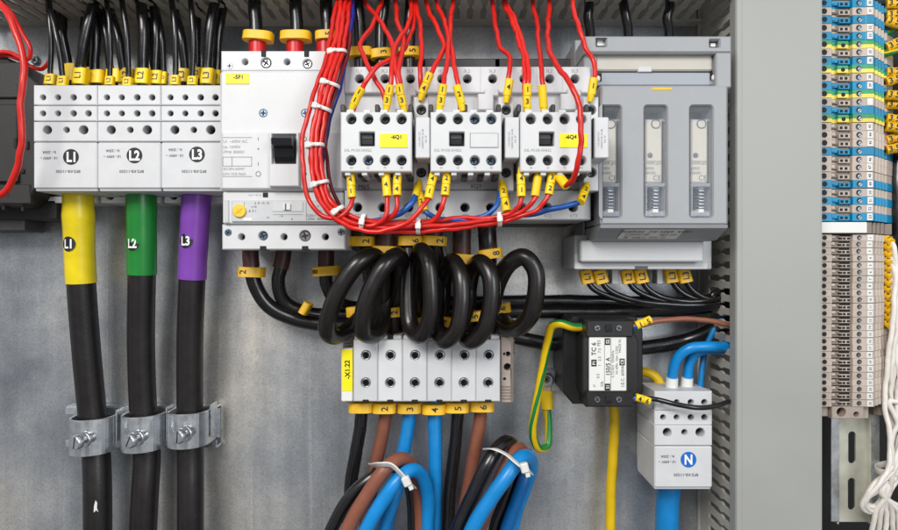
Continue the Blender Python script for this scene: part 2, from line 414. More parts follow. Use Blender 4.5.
def collar(parent, px, py, d, w, h, ch='', rot=90, tilt=0, tx=0.2, size=None, name='marker_collar', mt='collar_yellow', deep=.62, tpx=0):
    kk = k(d); c = P(px, py, d); A = w / 2 * kk; B = max(A * deep, RAD.get(parent.name, 0) * (1.12 if h > 11 else 1.22) + .5); H = h * kk; a = math.radians(tilt); mb = MB()
    ri = V(math.cos(a), 0, math.sin(a)); up = V(-math.sin(a), .18, math.cos(a)).normalized(); fn = V(0, -1, 0)
    def sup(t): 
        ct, st = math.cos(t), math.sin(t)
        return (A * math.copysign(abs(ct) ** .62, ct), B * math.copysign(abs(st) ** .62, st))
    ol = [sup(2 * math.pi * i / 32) for i in range(32)]
    mb.solid(ol, [], lambda x, y, cc: c + ri * x + fn * y + up * (H / 2 - cc), H, min(.5, H * .1), mt, back=True)
    if ch:
        sz = (size or min(h * .8, w * .4)) * kk; aa = math.radians(rot)
        def mp(x, y):
            u = x * math.cos(aa) - y * math.sin(aa) + tx * 2 * A; v = x * math.sin(aa) + y * math.cos(aa)
            q = min(.98, abs(u / A)); dep = B * (1 - q ** (2 / .62)) ** (.31 * 1.0)
            return c + ri * u + up * v + fn * (dep + .35)
        mb.text(ch, mp, sz, 'print_black', .015)
    return part(mb, name, parent)
def wrap_sticker(mb, c, x0, R, r, mt, st=None, tsize=1, tmat='print_white', stretch=1.0):
    c = Vector(c)
    def mp(x, y, e=.2):
        a = (x + x0) / R; return c + V((R + e) * math.sin(a), -(R + e) * math.cos(a), y) 
    rings = 4; n = 24; vs = [mp(0, 0)]
    for j in range(1, rings + 1): vs += [mp(r * j / rings * math.cos(2 * math.pi * i / n), r * j / rings * math.sin(2 * math.pi * i / n)) for i in range(n)]
    fs = [(0, 1 + i, 1 + (i + 1) % n) for i in range(n)]
    for j in range(rings - 1):
        for i in range(n): fs.append((1 + j * n + i, 1 + (j + 1) * n + i, 1 + (j + 1) * n + (i + 1) % n, 1 + j * n + (i + 1) % n))
    mb.add(vs, fs, mt)
    if st: mb.text(st, lambda x, y: mp(x * stretch, y, .5), tsize, tmat, .03)
def ring_tie(c, ax, u, ru, rv, w, t, name, label, group=None, head=0.0, hs=3.2, hang=None):
    c = Vector(c); ax = Vector(ax).normalized(); u = Vector(u); u = (u - ax * u.dot(ax)).normalized(); v = ax.cross(u); mb = MB()
    n = 36
    mb.tube([c + u * ru * math.cos(2 * math.pi * i / n) + v * rv * math.sin(2 * math.pi * i / n) for i in range(n)], 1, 'tie_white', n=10, closed=True, flat=(t, w))
    o = single(mb, name, label, 'cable tie', group)
    hb = MB(); q = math.radians(head); p = c + u * (ru + t) * math.cos(q) + v * (rv + t) * math.sin(q)
    er = (u * math.cos(q) + v * math.sin(q)).normalized(); et = ax.cross(er)
    hb.obox(p + er * .6, ax, et, er, hs * .9, hs, hs * .7, 'tie_white', .6)
    hb.obox(p + er * .4 + et * hs * 1.4, ax, et, er, w * .9, hs * .8, t, 'tie_white', .2)
    part(hb, 'tie_head', o); return o
WORLD, KEY, FILL = 0.44, 32.0, 10.0
# ---------------------------------------------------------------- setting
mb = MB(); mb.box(-640, 316, 0, 3, -420, 420, 'galvanised_steel', .5)
single(mb, 'mounting_plate', None, None, kind='structure')
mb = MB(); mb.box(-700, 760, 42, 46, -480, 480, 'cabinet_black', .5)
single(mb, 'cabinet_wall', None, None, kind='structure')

# ---------------------------------------------------------------- slotted cable ducts
def fingers(mb, a0, a1, pitch, d0, d1, place, th, mt):
    n = int((a1 - a0) / pitch)
    for i in range(n):
        c = a0 + (i + .5) * pitch; h = pitch / 2; w = h - 2.5; wn = h - .9; L = d1 - d0; q = lambda f: d0 + L * f
        right = [(w, q(.0)), (w, q(.12)), (w - .5, q(.2)), (w - .5, q(.42)), (wn - .4, q(.5)), (wn - .4, q(.56)), (w - .5, q(.64)), (w - .5, q(.86)), (w + .4, q(.92)), (w + .4, q(1))]
        ol = [(c + x, y) for x, y in right] + [(c - x, y) for x, y in right[::-1]]
        mb.solid(ol, [], place, th, .2, mt, back=True)
t = thing('cable_duct', 'wide grey upright cable duct with a plain cover and slotted side', 'cable duct', (285, 0, -300))
mb = MB(); mb.box(249.5, 321, -88.5, -84.5, -330, 330, 'duct_grey', 1.6); mb.box(247.2, 250.2, -88, -76, -330, 330, 'duct_grey', 1.0); mb.box(319.5, 322, -88, -76, -330, 330, 'duct_grey', 1.0)
mb.box(247.6, 252.6, -89.1, -86, -330, 330, 'duct_grey', .6)
part(mb, 'cover', t)
mb = MB(); mb.box(248, 320, -3, -.3, -330, 330, 'duct_wall', .3)
part(mb, 'base', t)
for xx in (250, 316.5):
    mb = MB(); mb.box(xx, xx + 2.2, -24, -2.5, -330, 330, 'duct_wall', .3)
    fingers(mb, -324, 330, 12.0, 23.5, 76, lambda a, b, c, xx=xx: V(xx + c, -b, a), 2.2, 'duct_wall')
    mb.box(xx, xx + 2.2, -83.5, -75.5, -330, 330, 'duct_wall', .3)
    part(mb, 'slotted_wall', t)
t = thing('cable_duct', 'grey slotted cable duct along the top edge with wires coming out below', 'cable duct', (-100, 0, 290))
mb = MB(); mb.box(-460, 246.5, -88.5, -84.5, 235.5, 312, 'duct_grey', 1.2); mb.box(-460, 246.5, -88, -77, 234.6, 236.6, 'duct_grey', .5)
part(mb, 'cover', t)
mb = MB(); mb.box(-460, 246.5, -3, -.3, 238, 312, 'duct_wall', .3); part(mb, 'base', t)
for zz in (238, 308):
    mb = MB(); mb.box(-460, 246.5, -16, -2.5, zz, zz + 2.2, 'duct_wall', .3)
    fingers(mb, -459, 246, 12.6, 15.5, 78, lambda a, b, c, zz=zz: V(a, -b, zz + c), 2.2, 'duct_wall')
    mb.box(-460, 246.5, -83.5, -77.5, zz, zz + 2.2, 'duct_wall', .3)
    part(mb, 'slotted_wall', t)

# ---------------------------------------------------------------- distribution blocks
def small_print(mb, lines, d, mt='print_soft'):
    for st, x, y, sz, rot in lines: mb.ftext(st, x, y, d, sz, mt, rot, .02)
def distribution_block(px0, px1, rows, y_lab0, y_bot, y_top, label, sticker, st_xy, st_mt, texts, base_y):
    c = P((px0 + px1) / 2, y_bot, 0); t = thing('distribution_block', label, 'terminal block', c)
    mb = MB(); w = px1 - px0
    ys = [y_top] + [r[0] for r in rows]
    for (yb, yc, hs, df), ya in zip(rows, ys):
        mb.fplate(px0, ya + .4, px1, yb - .4, df, 16, 'light_plastic', [(px0 + w * f, yc, r) for f, r in hs], bev=.8, backmat='light_plastic', back_d=30)
        for f, r in hs:
            mb.cyl(P(px0 + w * f, yc, df - 15.2), (0, -1, 0), r * k(df) * 1.25, .6, 'cavity_dark', 14)
            mb.tube(pp([(px0 + w * f, yc, df - 1.2), (px0 + w * f, yc, df - 15)]), r * k(df) * .97, 'cavity_dark', n=16, caps=False)  # dark lining paints in the shade deep inside each hole
    a, b = P(px0, y_lab0, 82), P(px1, y_bot, 82)
    mb.box(a.x, b.x, -82, -30, b.z, a.z, 'light_plastic', 1.0)
    mb.box(a.x + 8, b.x - 1, -32, -.5, b.z + 4, a.z + 30, 'light_plastic', 1.0)
    mb.box(a.x + .6, b.x - .6, -80, -30, b.z - 2.2, b.z + 1, 'light_plastic', .8)
    part(mb, 'body', t)
    if base_y:
        mb = MB(); xa, xb = P(px0 + 3, 0, 40).x, P(px1 - 1, 0, 40).x; z0 = P(0, base_y, 40).z
        mb.solid(rect(xa, z0, xb, b.z - 2.4), [circ(xa + 9, z0 + 6.5, 3.6)], lambda x, z, cc: V(x, -40 + cc, z), 12, .6, 'light_plastic'); mb.box(xa + .3, xb - .3, -29, 0, z0 + .3, b.z - 2.5, 'light_plastic')
        mb.cyl(V(xa + 9, -29.5, z0 + 6.5), (0, -1, 0), 3.5, .8, 'cavity_dark')
        part(mb, 'rail_foot', t)
    mb = MB(); q = P(st_xy[0], st_xy[1], 82); mb.cyl(q + V(0, .1, 0), (0, -1, 0), 7.9 * k(82), .4, st_mt, 32, .15)
    mb.ftext(sticker, st_xy[0], st_xy[1], 82.4, 9.5, 'print_white', 0, .035, .82)
    part(mb, 'sticker', t)
    mb = MB(); small_print(mb, texts, 82); part(mb, 'lettering', t)
    return t
hs4 = [(.15, 2.7), (.385, 2.7), (.63, 2.9), (.865, 2.9)]; hs3 = [(.22, 4.1), (.52, 2.9), (.79, 4.3)]
for i, (x0, x1, sx, sy, st, tl) in enumerate(((33.4, 97.0, 71, 157, 'L1', 'yellow'), (97.4, 160.6, 134.5, 155.5, 'L2', 'green'), (161.0, 224, 197, 154.5, 'L3', 'purple'))):
    distribution_block(x0, x1, [(105.5, 97.5, hs4, 74), (121.5, 113.5, hs4, 78), (142, 130, hs3, 82)], 142.4, 188.5, 84.8,
        'grey-white distribution block with black %s sticker above the thick %s-sleeved cable' % (st, tl), st, (sx, sy), 'sticker_black',
        [('In : 250A', sx - 22, sy - 4.6, 2.6, 180), ('Ui : 690V ~', sx - 22.5, sy + 1.2, 2.6, 180), ('BPZ-KB-11/250', sx - 3, 171.5, 2.7, 180)], 203)
distribution_block(654.5, 712.3, [(410.6, 402.3, hs4, 74), (425.3, 417.3, hs4, 78), (446, 432.3, hs3, 82)], 446.4, 487.5, 390.8,
    'grey-white distribution block with a blue N sticker beside the upright duct', 'N', (688.5, 459.5), 'sticker_blue',
    [('In : 250A', 667.5, 456.5, 2.6, 180), ('Ui : 690V ~', 667, 461.8, 2.6, 180), ('BPZ-KB-11/250', 686, 474.8, 2.7, 180)], None)

# ---------------------------------------------------------------- circuit breaker
t = thing('circuit_breaker', 'large white moulded circuit breaker with black toggle and orange dial', 'circuit breaker', P(282, 250, 0))
mb = MB()
mb.fbox(219.5, 70.5, 344.5, 191, 105, 5, 'white_plastic', 2.0)
top = [(245, 62, 3.1), (266, 63, 5.2), (287, 62, 3.1), (307.5, 64, 4.6), (328, 62, 3.1)]
mb.fplate(221, 51, 344, 71, 100, 14, 'white_plastic', top, .9, backmat='white_plastic', back_d=6)
mb.fbox(221.3, 131.5, 343, 189.5, 107.5, 100, 'white_plastic', 1.4)
mb.fbox(222.5, 191.6, 343.5, 224, 103, 5, 'white_plastic', 1.2)
bot = [(241.5, 237, 3.3), (263, 236, 4.6), (284, 237, 3.3), (305, 236, 5.6), (325.5, 237, 3.3)]
mb.fplate(222, 224.4, 345, 249.6, 100, 14, 'white_plastic', bot, .9, backmat='white_plastic', back_d=6)
for x in (263, 305): mb.fbox(x - 3.2, 246, x + 3.2, 250.4, 100.6, 90, 'cavity_dark', .3)
for x in (263.5, 306.5): mb.fbox(x - 2.5, 50, x + 2.5, 57, 100.5, 90, 'cavity_dark', .5)
for hx, hy, r in top + bot: mb.cyl(P(hx, hy, 87), (0, -1, 0), r * .84, .5, 'cavity_dark')
part(mb, 'body', t)
for x, y, r, mt, d in ((266, 63, 4.9, 'screw_steel', 97.2), (307.5, 64, 4.3, 'screw_steel', 97.2), (263, 236, 4.3, 'screw_blue', 97), (305, 236, 5.3, 'screw_steel', 97.5), (229.5, 66, 3.6, 'screw_steel', 100.4), (228, 232.5, 3.8, 'screw_blue', 100.5), (341, 232, 3.8, 'screw_steel', 100.5), (263.3, 113.2, 4.1, 'screw_blue', 105.5), (305.3, 113.2, 4.1, 'screw_blue', 105.5)):
    mb = MB(); mb.screw(x, y, d, r, mt, 4); part(mb, 'screw', t)
mb = MB()
for x in (263.3, 305.3): mb.cyl(P(x, 113.2, 104.9), (0, -1, 0), 4.5 * k(105), .3, 'print_soft')
part(mb, 'screw_recess', t)
mb = MB(); mb.fplate(269, 132.5, 299, 186.5, 112, 8, 'white_plastic', [(271.8, 134.2, 296, 163.8)], .8); mb.fbox(269.3, 166, 298.7, 186, 111.2, 104, 'trim_plastic', .6)
fr = part(mb, 'toggle_frame', t)
mb = MB(); mb.fbox(272.2, 134.6, 295.4, 163.4, 105.8, 104, 'cavity_dark', .2)
a, b = P(273.6, 136.5, 114), P(294.2, 163, 114)
mb.prism([(-104, b.z), (-110, b.z - .2), (-114, b.z + 5), (-116, a.z - 10), (-122, a.z - 8), (-123, a.z - 3), (-119, a.z), (-104, a.z)][::-1], lambda y, z, c: V(a.x + c, y, z), b.x - a.x, 'toggle_black', .8)
part(mb, 'toggle', t)
mb = MB(); mb.fbox(225.5, 73.2, 248.8, 84, 105.7, 104.8, 'label_yellow', .15); mb.ftext('-5F1', 238, 77, 105.8, 4.0, 'print_black', 0, .03)
part(mb, 'name_label', t)
mb = MB()
for s_, x, y, sz in (('Ui', 225, 141.5, 3), ('~690V AC', 238.5, 141.5, 3), ('Ue', 225, 147, 3), ('=690V', 235, 147, 3), ('Uimp', 227, 152, 3), ('8000V', 239, 152, 3), ('IEC/EN 60947', 234, 169, 2.6), ('DIN VDE 0660', 234.5, 174, 2.6)): mb.ftext(s_, x, y, 107.5, sz, 'print_grey')
for y in (137.3, 156.8, 165.8, 176.2): mb.fbox(222.5, y, 252, y + .5, 107.75, 107, 'print_grey', .02)
for x in (222.5, 231.7, 251.3): mb.fbox(x, 156.8, x + .5, 166, 107.75, 107, 'print_grey', .02)
for s_, y, sz in (('I', 139, 3.6), ('+', 149, 3.4), ('I', 164, 3.6)): mb.ftext(s_, 258.3, y, 107.5, sz, 'print_black')
for cx_, cy_ in ((258.3, 174), (304, 139), (304, 174)):
    q = P(cx_, cy_, 107.6); mb.tube([q + V(2 * math.cos(a), 0, 2 * math.sin(a)) for a in [2 * math.pi * i / 20 for i in range(20)]], .25, 'print_soft', n=6, closed=True)
mb.ftext('Irm = 8-14', 255, 195, 103, 2, 'print_grey')
part(mb, 'lettering', t)
mb = MB()
mb.fbox(231.5, 200, 342, 221.8, 104.6, 102, 'trim_plastic', .8); mb.fbox(225, 199.5, 228.5, 223, 104.4, 102, 'trim_plastic', .5); mb.fbox(262.8, 192.6, 267.8, 197.2, 103.6, 102.5, 'cavity_dark', .1)
mb.fbox(272, 202, 303, 211.5, 105.2, 104, 'light_plastic', .4); mb.fbox(283, 203.5, 290.5, 210, 106.6, 105, 'label_white', .8); mb.fbox(284.8, 203.5, 286.2, 210, 106.9, 105, 'print_soft', .2)
for s_, x, y in (('II x In', 318, 211), ('I>  Ir  A', 318, 206), ('C250-1', 311, 215.5), ('6  8  10  12', 262, 203), ('- Ir -', 282, 216)): mb.ftext(s_, x, y, 104.7, 2.2, 'print_soft')
mb.fbox(243, 218, 252, 221, 104.9, 104, 'label_white', .2); mb.fbox(331, 216.5, 336, 220.5, 105, 104, 'print_soft', .2)
for s_, x, y, z in (('x In', 254, 206.5, 2.4), ('.8 .9 1', 252, 211, 2.4), ('tr', 268, 217.5, 2.4), ('250A  50/60Hz', 318, 218.8, 2.4), ('NZM', 292, 219, 2.2)): mb.ftext('Ii' if s_ == 'NZM' else s_, x, y, 104.7, z, 'print_soft')
mb.fbox(244, 202, 244.4, 216, 104.8, 104, 'print_grey', .02); mb.fbox(306, 202, 306.4, 221, 104.8, 104, 'print_grey', .02); mb.fbox(273, 214.4, 303, 214.8, 104.8, 104, 'print_grey', .02)
part(mb, 'trip_unit', t)
mb = MB(); q = P(239.8, 211, 104.4); mb.cyl(q, (0, -1, 0), 6.6 * k(105), 2.2, 'dial_orange', 28, .5); mb.obox(q + V(0, -2.3, 0), V(.8, 0, .6), (0, 1, 0), V(-.6, 0, .8), 3.6, .3, .55, 'collar_yellow', .1); mb.obox(q + V(0, -2.32, 0), V(-.6, 0, .8), (0, 1, 0), V(.8, 0, .6), 2.2, .3, .5, 'collar_yellow', .1)
part(mb, 'setting_dial', t)

# ---------------------------------------------------------------- contactors
def contactor(i, label, stick, stick_text, body_text):
    off = V(68.8 * i, 0, 0); t = thing('contactor', label, 'contactor', P(385, 222, 0) + off, 'contactors side by side')
    mb = MB(off)
    mb.fbox(345.5, 93.2, 425, 190, 100, 40, 'light_plastic', .8)
    topx = [(359.5, 79, 4.3), (385, 79, 4.3), (410.5, 79, 4.3)]; botx = [(357.5, 207.5, 4.5), (382.5, 207.5, 4.5), (408.5, 207.5, 4.5)]
    mb.fplate(344.3, 66.6, 426.2, 93, 105, 16, 'light_plastic', topx, .9, backmat='light_plastic', back_d=40, wall='trim_plastic')
    mb.fplate(344.3, 190.2, 426.2, 219.8, 105, 16, 'light_plastic', botx, .9, backmat='light_plastic', back_d=40, wall='trim_plastic')
    for x, y, r in topx + botx: mb.cyl(P(x, y, 90), (0, -1, 0), r * .82, .4, 'cavity_dark')
    mb.fbox(395, 93.6, 411, 110, 108, 99, 'light_plastic', .8); mb.fbox(402, 88.5, 416, 96, 107.5, 99, 'light_plastic', .8)
    mb.fbox(372, 67.4, 372.8, 92.5, 105.4, 104, 'trim_plastic', .05); mb.fbox(397.6, 67.4, 398.4, 92.5, 105.4, 104, 'trim_plastic', .05)
    part(mb, 'body', t)
    mb = MB(off); mb.fbox(345, 58.5, 426, 224, 50, 1, 'charcoal_plastic', 1); part(mb, 'rear_housing', t)
    mb = MB(off)
    for s_, x, y in (('1L1', 359, 71), ('3L2', 384.5, 71), ('5L3', 410, 71), ('2T1', 358, 215.7), ('4T2', 383, 215.7), ('6T3', 409, 215.7)): mb.ftext(s_, x, y, 105, 3.2, 'print_grey')
    if body_text: mb.ftext(body_text, 364, 187, 100.2, 4.6, 'print_soft', 0)
    part(mb, 'lettering', t)
    # auxiliary contact block on the front
    mb = MB(off); xs = (351.3, 368.2, 385, 401.6)
    holes = [(x, 119.3, 5.0) for x in xs] + [(x, 160.6, 5.0) for x in xs] + [(359.5, 132, 374.6, 146.2, .8)]
    mb.fplate(340.6, 112, 411.8, 171.8, 150, 13, 'white_plastic', holes, .8, backmat='white_plastic', back_d=100)
    for x in xs:
        mb.fbox(x - 4.8, 109.6, x + 2.4, 113, 147, 120, 'white_plastic', .5); mb.fbox(x - 6.6, 171, x - 1.0, 175.6, 148, 120, 'white_plastic', .5)
    a = part(mb, 'auxiliary_block', t)
    for x in (342.6, 377, 410.5): mb = MB(off); mb.fbox(x - 2.2, 104.2, x + 2.4, 112, 140, 110, 'charcoal_plastic', 1); part(mb, 'locking_tab', a)
    for x in (345, 360.5, 377, 393.5, 408.5): mb = MB(off); mb.fbox(x - 3, 171.4, x + 3, 177.6, 138, 110, 'charcoal_plastic', .8); part(mb, 'locking_tab', a)
    mb = MB(off); mb.fbox(360.2, 132.6, 374.1, 145.8, 144.5, 137.2, 'toggle_black', 1.2); mb.fbox(361.3, 133.8, 373, 139, 145.1, 144, 'charcoal_plastic', .3); part(mb, 'indicator', a)
    for j, (x, y) in enumerate([(x, y) for y in (119.3, 160.6) for x in xs]):
        m2 = MB(off); c = P(x, y, 140); m2.cyl(P(x, y, 137.1), (0, -1, 0), 3.8, .3, 'cavity_dark'); blue = (i == 1 and j in (2, 3, 6, 7)) or (i == 0 and j == 5)
        m2.screw(x, y, 142, 4.3, 'screw_blue' if blue else 'screw_dark', 4); part(m2, 'screw', a)
    mb = MB(off)
    if stick == 'yellow': mb.fbox(379.8, 133.6, 407.5, 147.6, 150.6, 149.5, 'label_yellow', .15); mb.ftext(stick_text, 396 if i == 0 else 391, 137.2, 150.65, 3.7, 'print_black', 0, .035)
    else: mb.fbox(380, 133, 408.5, 147.8, 150.35, 149.5, 'print_grey', .1); mb.fbox(380.6, 133.6, 407.9, 147.2, 150.6, 149.5, 'white_plastic', .15)
    part(mb, 'name_label', a)
    mb = MB(off); mb.ftext('DIL M150-XHI22', 358, 150.3, 150, 2.7, 'print_grey')
    for j, x in enumerate(xs): mb.ftext(('53', '61', '71', '83')[j], x, 113.5, 150, 2, 'print_grey'); mb.ftext(('54', '62', '72', '84')[j], x, 167.8, 150, 2, 'print_grey')
    part(mb, 'lettering', a)
    # side contact module
    mb = MB(off); mb.fplate(413.6, 97, 428.6, 191, 122, 10, 'white_plastic', [(421.3, 110, 5), (421.3, 172.5, 5)], .7, backmat='white_plastic', back_d=50)
    for y in (110, 172.5): mb.cyl(P(421.3, y, 112), (0, -1, 0), 4.1, .3, 'cavity_dark')
    sm = part(mb, 'side_contact', t)
    for y in (110, 172.5):
        m2 = MB(off); m2.screw(421.3, y, 116, 4.4, 'screw_dark', 3); part(m2, 'screw', sm)
    mb = MB(off); mb.fbox(415.6, 117.2, 430, 158.2, 148, 119, 'light_plastic', .8); mb.fbox(414.6, 118, 415.9, 157.6, 146, 119, 'charcoal_plastic', .3)  # charcoal strip paints in the shaded left side of the box
    for j, s_ in enumerate(('110-250V DC', 'VARISTOR 24-48', 'DIL SP')): mb.ftext(s_, 419.5 + 3.2 * j, 139, 148, 1.9, 'print_grey', 90)
    part(mb, 'suppressor', sm)
    return t
contactor(0, 'white contactor with a yellow -6Q1 sticker, next to the circuit breaker', 'yellow', '-6Q1', 'M65')
contactor(1, 'middle white contactor with a blank white name plate', 'white', '', '')
contactor(2, 'white contactor with a yellow -6Q4 sticker, next to the grey fuse switch', 'yellow', '-6Q4', '')
o = [x for x in bpy.data.objects if x.name.startswith('contactor')][1]
mb = MB(); mb.ftext('6Q3', 476, 186.5, 100.2, 4.2, 'print_soft', 0); part(mb, 'lettering', o)

# ---------------------------------------------------------------- fuse switch
t = thing('fuse_switch', 'grey three-pole fuse switch with clear windows beside the upright duct', 'fuse switch', P(655, 270, 0))
mb = MB(); G = 'switch_grey'
mb.fplate(584, 36, 732, 53.2, 108, 14, G, [(596.5, 38.6, 606, 46.4, .7), (710, 40, 719.6, 47, .7)], 1.6, backmat=G, back_d=20)
for x0, y0, x1, y1 in ((597, 39.5, 605.5, 45.8), (710.5, 43, 716, 46.8)): mb.fbox(x0, y0, x1, y1, 103, 95, 'label_white', .3)
mb.fbox(716, 52, 731.6, 88, 107, 30, G, 1.2); mb.fbox(584, 53, 597.3, 86, 102, 30, G, 1.0); mb.fbox(575, 40, 583.6, 66, 70, 20, G, .8)
mb.fbox(590, 53, 722, 85, 86, 20, 'switch_blue_grey', .8); mb.fbox(590, 72.5, 721.5, 85.6, 100, 84, 'switch_blue_grey', .8)
wins = [(600.3, 621.2), (644.6, 667), (690.2, 712.6)]
mb.fplate(600.5, 85.4, 728, 225, 118, 24, G, [(a, 105.8, b, 217.5, 3) for a, b in wins], 1.6, r=2)
for xa, xb in zip([600.8] + [w[1] + .8 for w in wins], [w[0] - .8 for w in wins] + [727.6]):
    if xb > xa: mb.fbox(xa, 86.5, xb, 224, 110, 22, G, .3)
for a, b in wins: mb.fbox(a - 1, 86.5, b + 1, 105, 110, 22, G, .3); mb.fbox(a - 1, 218.4, b + 1, 224, 110, 22, G, .3)
a, b = P(600.5, 224.8, 118), P(728, 240, 92)
mb.prism([(-118, a.z - .1), (-117, a.z - 2.6), (-96, b.z), (-90, b.z - .6), (-25, b.z - .6), (-25, a.z - .1)], lambda y, z, c: V(a.x + c, y, z), P(728, 0, 118).x - a.x, G, .5)
a2 = P(581, 0, 50); mb.box(a2.x, a.x - .1, -60, -20, P(0, 238, 60).z, P(0, 222, 60).z, G, .8)
mb.fbox(652, 87.5, 672, 90.3, 118.3, 117, 'collar_yellow', .3)
for q, (x, y) in enumerate(((716, 76), (596.8, 77))): mb.fbox(x - 6, y - 4, x + 5, y + 4.4, 100.5, 98, 'cavity_dark', .3); mb.fbox(x - 3.5, y - 1.5, x + 3.6, y + 4, 103, 99, 'label_white', 1)
part(mb, 'body', t)
mb = MB(); mb.fbox(596, 54.2, 713, 70.8, 101, 80, 'handle_beige', 1.2); mb.fbox(638, 66.5, 652, 72, 101.6, 90, 'trim_plastic', .5); part(mb, 'handle', t)
for i, (xa, xb) in enumerate(wins):
    xc = (xa + xb) / 2; m = MB(); m.fbox(xa - 1, 104, xb + 1, 219, 94, 92, 'window_back', .2)
    m.fbox(xa + .6, 119.2, xb - .6, 121.6, 112, 104, 'frosted_plastic', .3)
    w = part(m, 'fuse_window', t)
    m = MB(); m.fbox(xa + 1.2, 120, xb - 4.6, 183, 112, 95, 'fuse_ceramic', 1.2); q = P(xa + 5.5, 155.5, 112); m.cyl(q + V(0, .3, 0), (0, -1, 0), 2.2, .6, 'screw_dark')
    for s_, x, y, sz in (('160A gG', xc - 2, 163.5, 3), ('690V', xa + 5.2, 168.5, 3), ('NH00', xa + 5.6, 173, 3), ('CE', xa + 12.5, 178, 5)): m.ftext(s_, x, y, 112, sz, 'print_soft')
    m.fbox(xa + 2, 161, xb - 5.4, 161.5, 112.3, 111.8, 'print_grey', .05)
    q = P(xc, 124, 112); m.tube([q + V(3.6 * math.cos(z), -.5, 3.6 * math.sin(z)) for z in [2 * math.pi * j / 24 for j in range(24)]], .35, 'print_soft', n=6, closed=True)
    part(m, 'fuse', w)
    m = MB(); m.fbox(xa + .8, 183, xb - .8, 187, 114, 100, 'frosted_plastic', .5)
    for j in range(6): m.fbox(xc - 2.6, 190 + 3.3 * j, xc + 2.8, 191.6 + 3.3 * j, 108, 100, 'screw_steel', .4)
    m.fbox(xc - 4.2, 187, xc + 4.2, 210, 104, 96, 'frosted_plastic', .5); m.fbox(xc - 3, 187, xc + 3, 190, 109, 98, 'frosted_plastic', .6)
    m.fbox(xa + 1.2, 187, xa + 2.6, 216, 113, 96, 'frosted_plastic', .3); m.fbox(xb - 2.6, 187, xb - 1.2, 216, 113, 96, 'frosted_plastic', .3); m.fbox(xa + .6, 211, xb - .6, 216.6, 114, 98, 'frosted_plastic', .6)
    m.fbox(xc - 3, 209, xc + 3, 213, 115, 100, 'label_white', .6)
    part(m, 'fuse_carrier', w)
    m = MB(); m.fbox(xa - .5, 105, xb + .5, 218.3, 115.6, 115, 'clear_plastic', .1); part(m, 'pane', w)
mb = MB(); p0, p1 = P(622.5, 226.4, 117.2), P(675.5, 238, 98); nrm = V(0, -.62, -.78)
z_at = lambda f: -117.05 + f * (117.05 - 96.5); zt, zb = a.z - 2.75, b.z + .15
def face(x, y, e=0): # x,y in 0..1 on the slanted front
    return V(p0.x + (p1.x - p0.x) * x + 2.2 * y, z_at(1 - y) - .35 - e, zb + (zt - zb) * y - .25 - e * .5)
ol = rrect(.0, .08, 1, .92, .06, 3); mb.add([face(x, y) for x, y in ol], [tuple(range(len(ol)))], 'label_white')
W, H_ = (p1.x - p0.x), 23.0
for s_, cx_, cy_, sz in (('160A  690V AC  50/60Hz', .55, .72, .17), ('IEC 60947-3', .28, .48, .12), ('AC-23B', .8, .46, .13), ('Ith 160A  Ui 800V', .5, .22, .12), ('X', .13, .24, .2)):
    mb.text(s_, lambda x, y, cx_=cx_, cy_=cy_, sz=sz: face(cx_ - x * sz * H_ / W, cy_ - y * sz, .3), 1, 'print_black')
part(mb, 'rating_plate', t)
mb = MB(); mb.fbox(574.5, 235, 712, 269.5, 64, 5, 'trim_plastic', 1.0); mb.fbox(580.5, 240.5, 704, 262, 80, 60, 'white_plastic', 1.4); mb.fbox(574.5, 254, 579.5, 269, 66, 60, 'white_plastic', .5); mb.fbox(574.5, 262.5, 708, 269.3, 70, 60, 'white_plastic', .7)
mb.fbox(635, 266.2, 648, 268.8, 70.5, 66, 'print_soft', .2)
for x in (616, 661): mb.fbox(x - 4, 269, x + 3.5, 284, 45, 30, 'trim_plastic', .5)
part(mb, 'terminal_cover', t)

# ---------------------------------------------------------------- terminal row -X1.22
tx = [353.4, 378.0, 402.6, 427.2, 451.6, 476.0]
cl = ['first white two-hole terminal, next to the yellow -X1.22 tag, over collar 1', 'white two-hole terminal above the brown cable with collar 2', 'white two-hole terminal above the blue cable with collar 3', 'white two-hole terminal above the blue cable with collar 4', 'white two-hole terminal above the black cable with collar 5', 'last white two-hole terminal before the brown end clamp, over collar 6']
for i, x in enumerate(tx):
    t = thing('terminal_block', cl[i], 'terminal', P(x + 12, 402, 0), 'white terminals of row -X1.22'); mb = MB(); dz = -.35 * i
    mb.fplate(x, 340, x + 24.2, 401.6, 66, 14, 'terminal_white', [(x + 12.6, 355.4 + dz * .2, 4.9), (x + 12.2, 382.8, 4.9)], .9, backmat='terminal_white', back_d=6, wall='trim_plastic')
    mb.fbox(x + .6, 335.5, x + 23.6, 341, 58, 10, 'terminal_white', .8); mb.fbox(x + 10, 335, x + 15, 339.5, 60, 50, 'cavity_dark', .4); mb.fbox(x + 9, 399.6, x + 15.4, 402.4, 66.5, 58, 'cavity_dark', .5)
    for y in (355.4, 382.8):
        mb.cyl(P(x + 12.4, y, 53), (0, -1, 0), 4.3, .4, 'cavity_dark')
    part(mb, 'body', t)
    for y in (355.4, 382.8):
        m2 = MB(); q = P(x + 12.4, y, 63.5); m2.tube([q + V(3.7 * math.cos(z), 0, 3.7 * math.sin(z)) for z in [2 * math.pi * j / 22 for j in range(22)]], 1.1, 'screw_steel', n=8, closed=True); m2.screw(x + 12.4, y, 54.5, 2.6, 'screw_dark', 1.2, slot='one'); part(m2, 'screw', t)
t = thing('end_clamp', 'ribbed brown end clamp carrying the white holder with yellow -X1.22 tag', 'end clamp', P(347, 402, 0)); mb = MB(); mb.fbox(342.5, 334, 353.2, 403, 50, 5, 'clamp_taupe', .8)
for j in range(4): mb.fbox(343.5, 336.5 + 3 * j, 352, 338 + 3 * j, 50.6, 49, 'terminal_shade', .2)
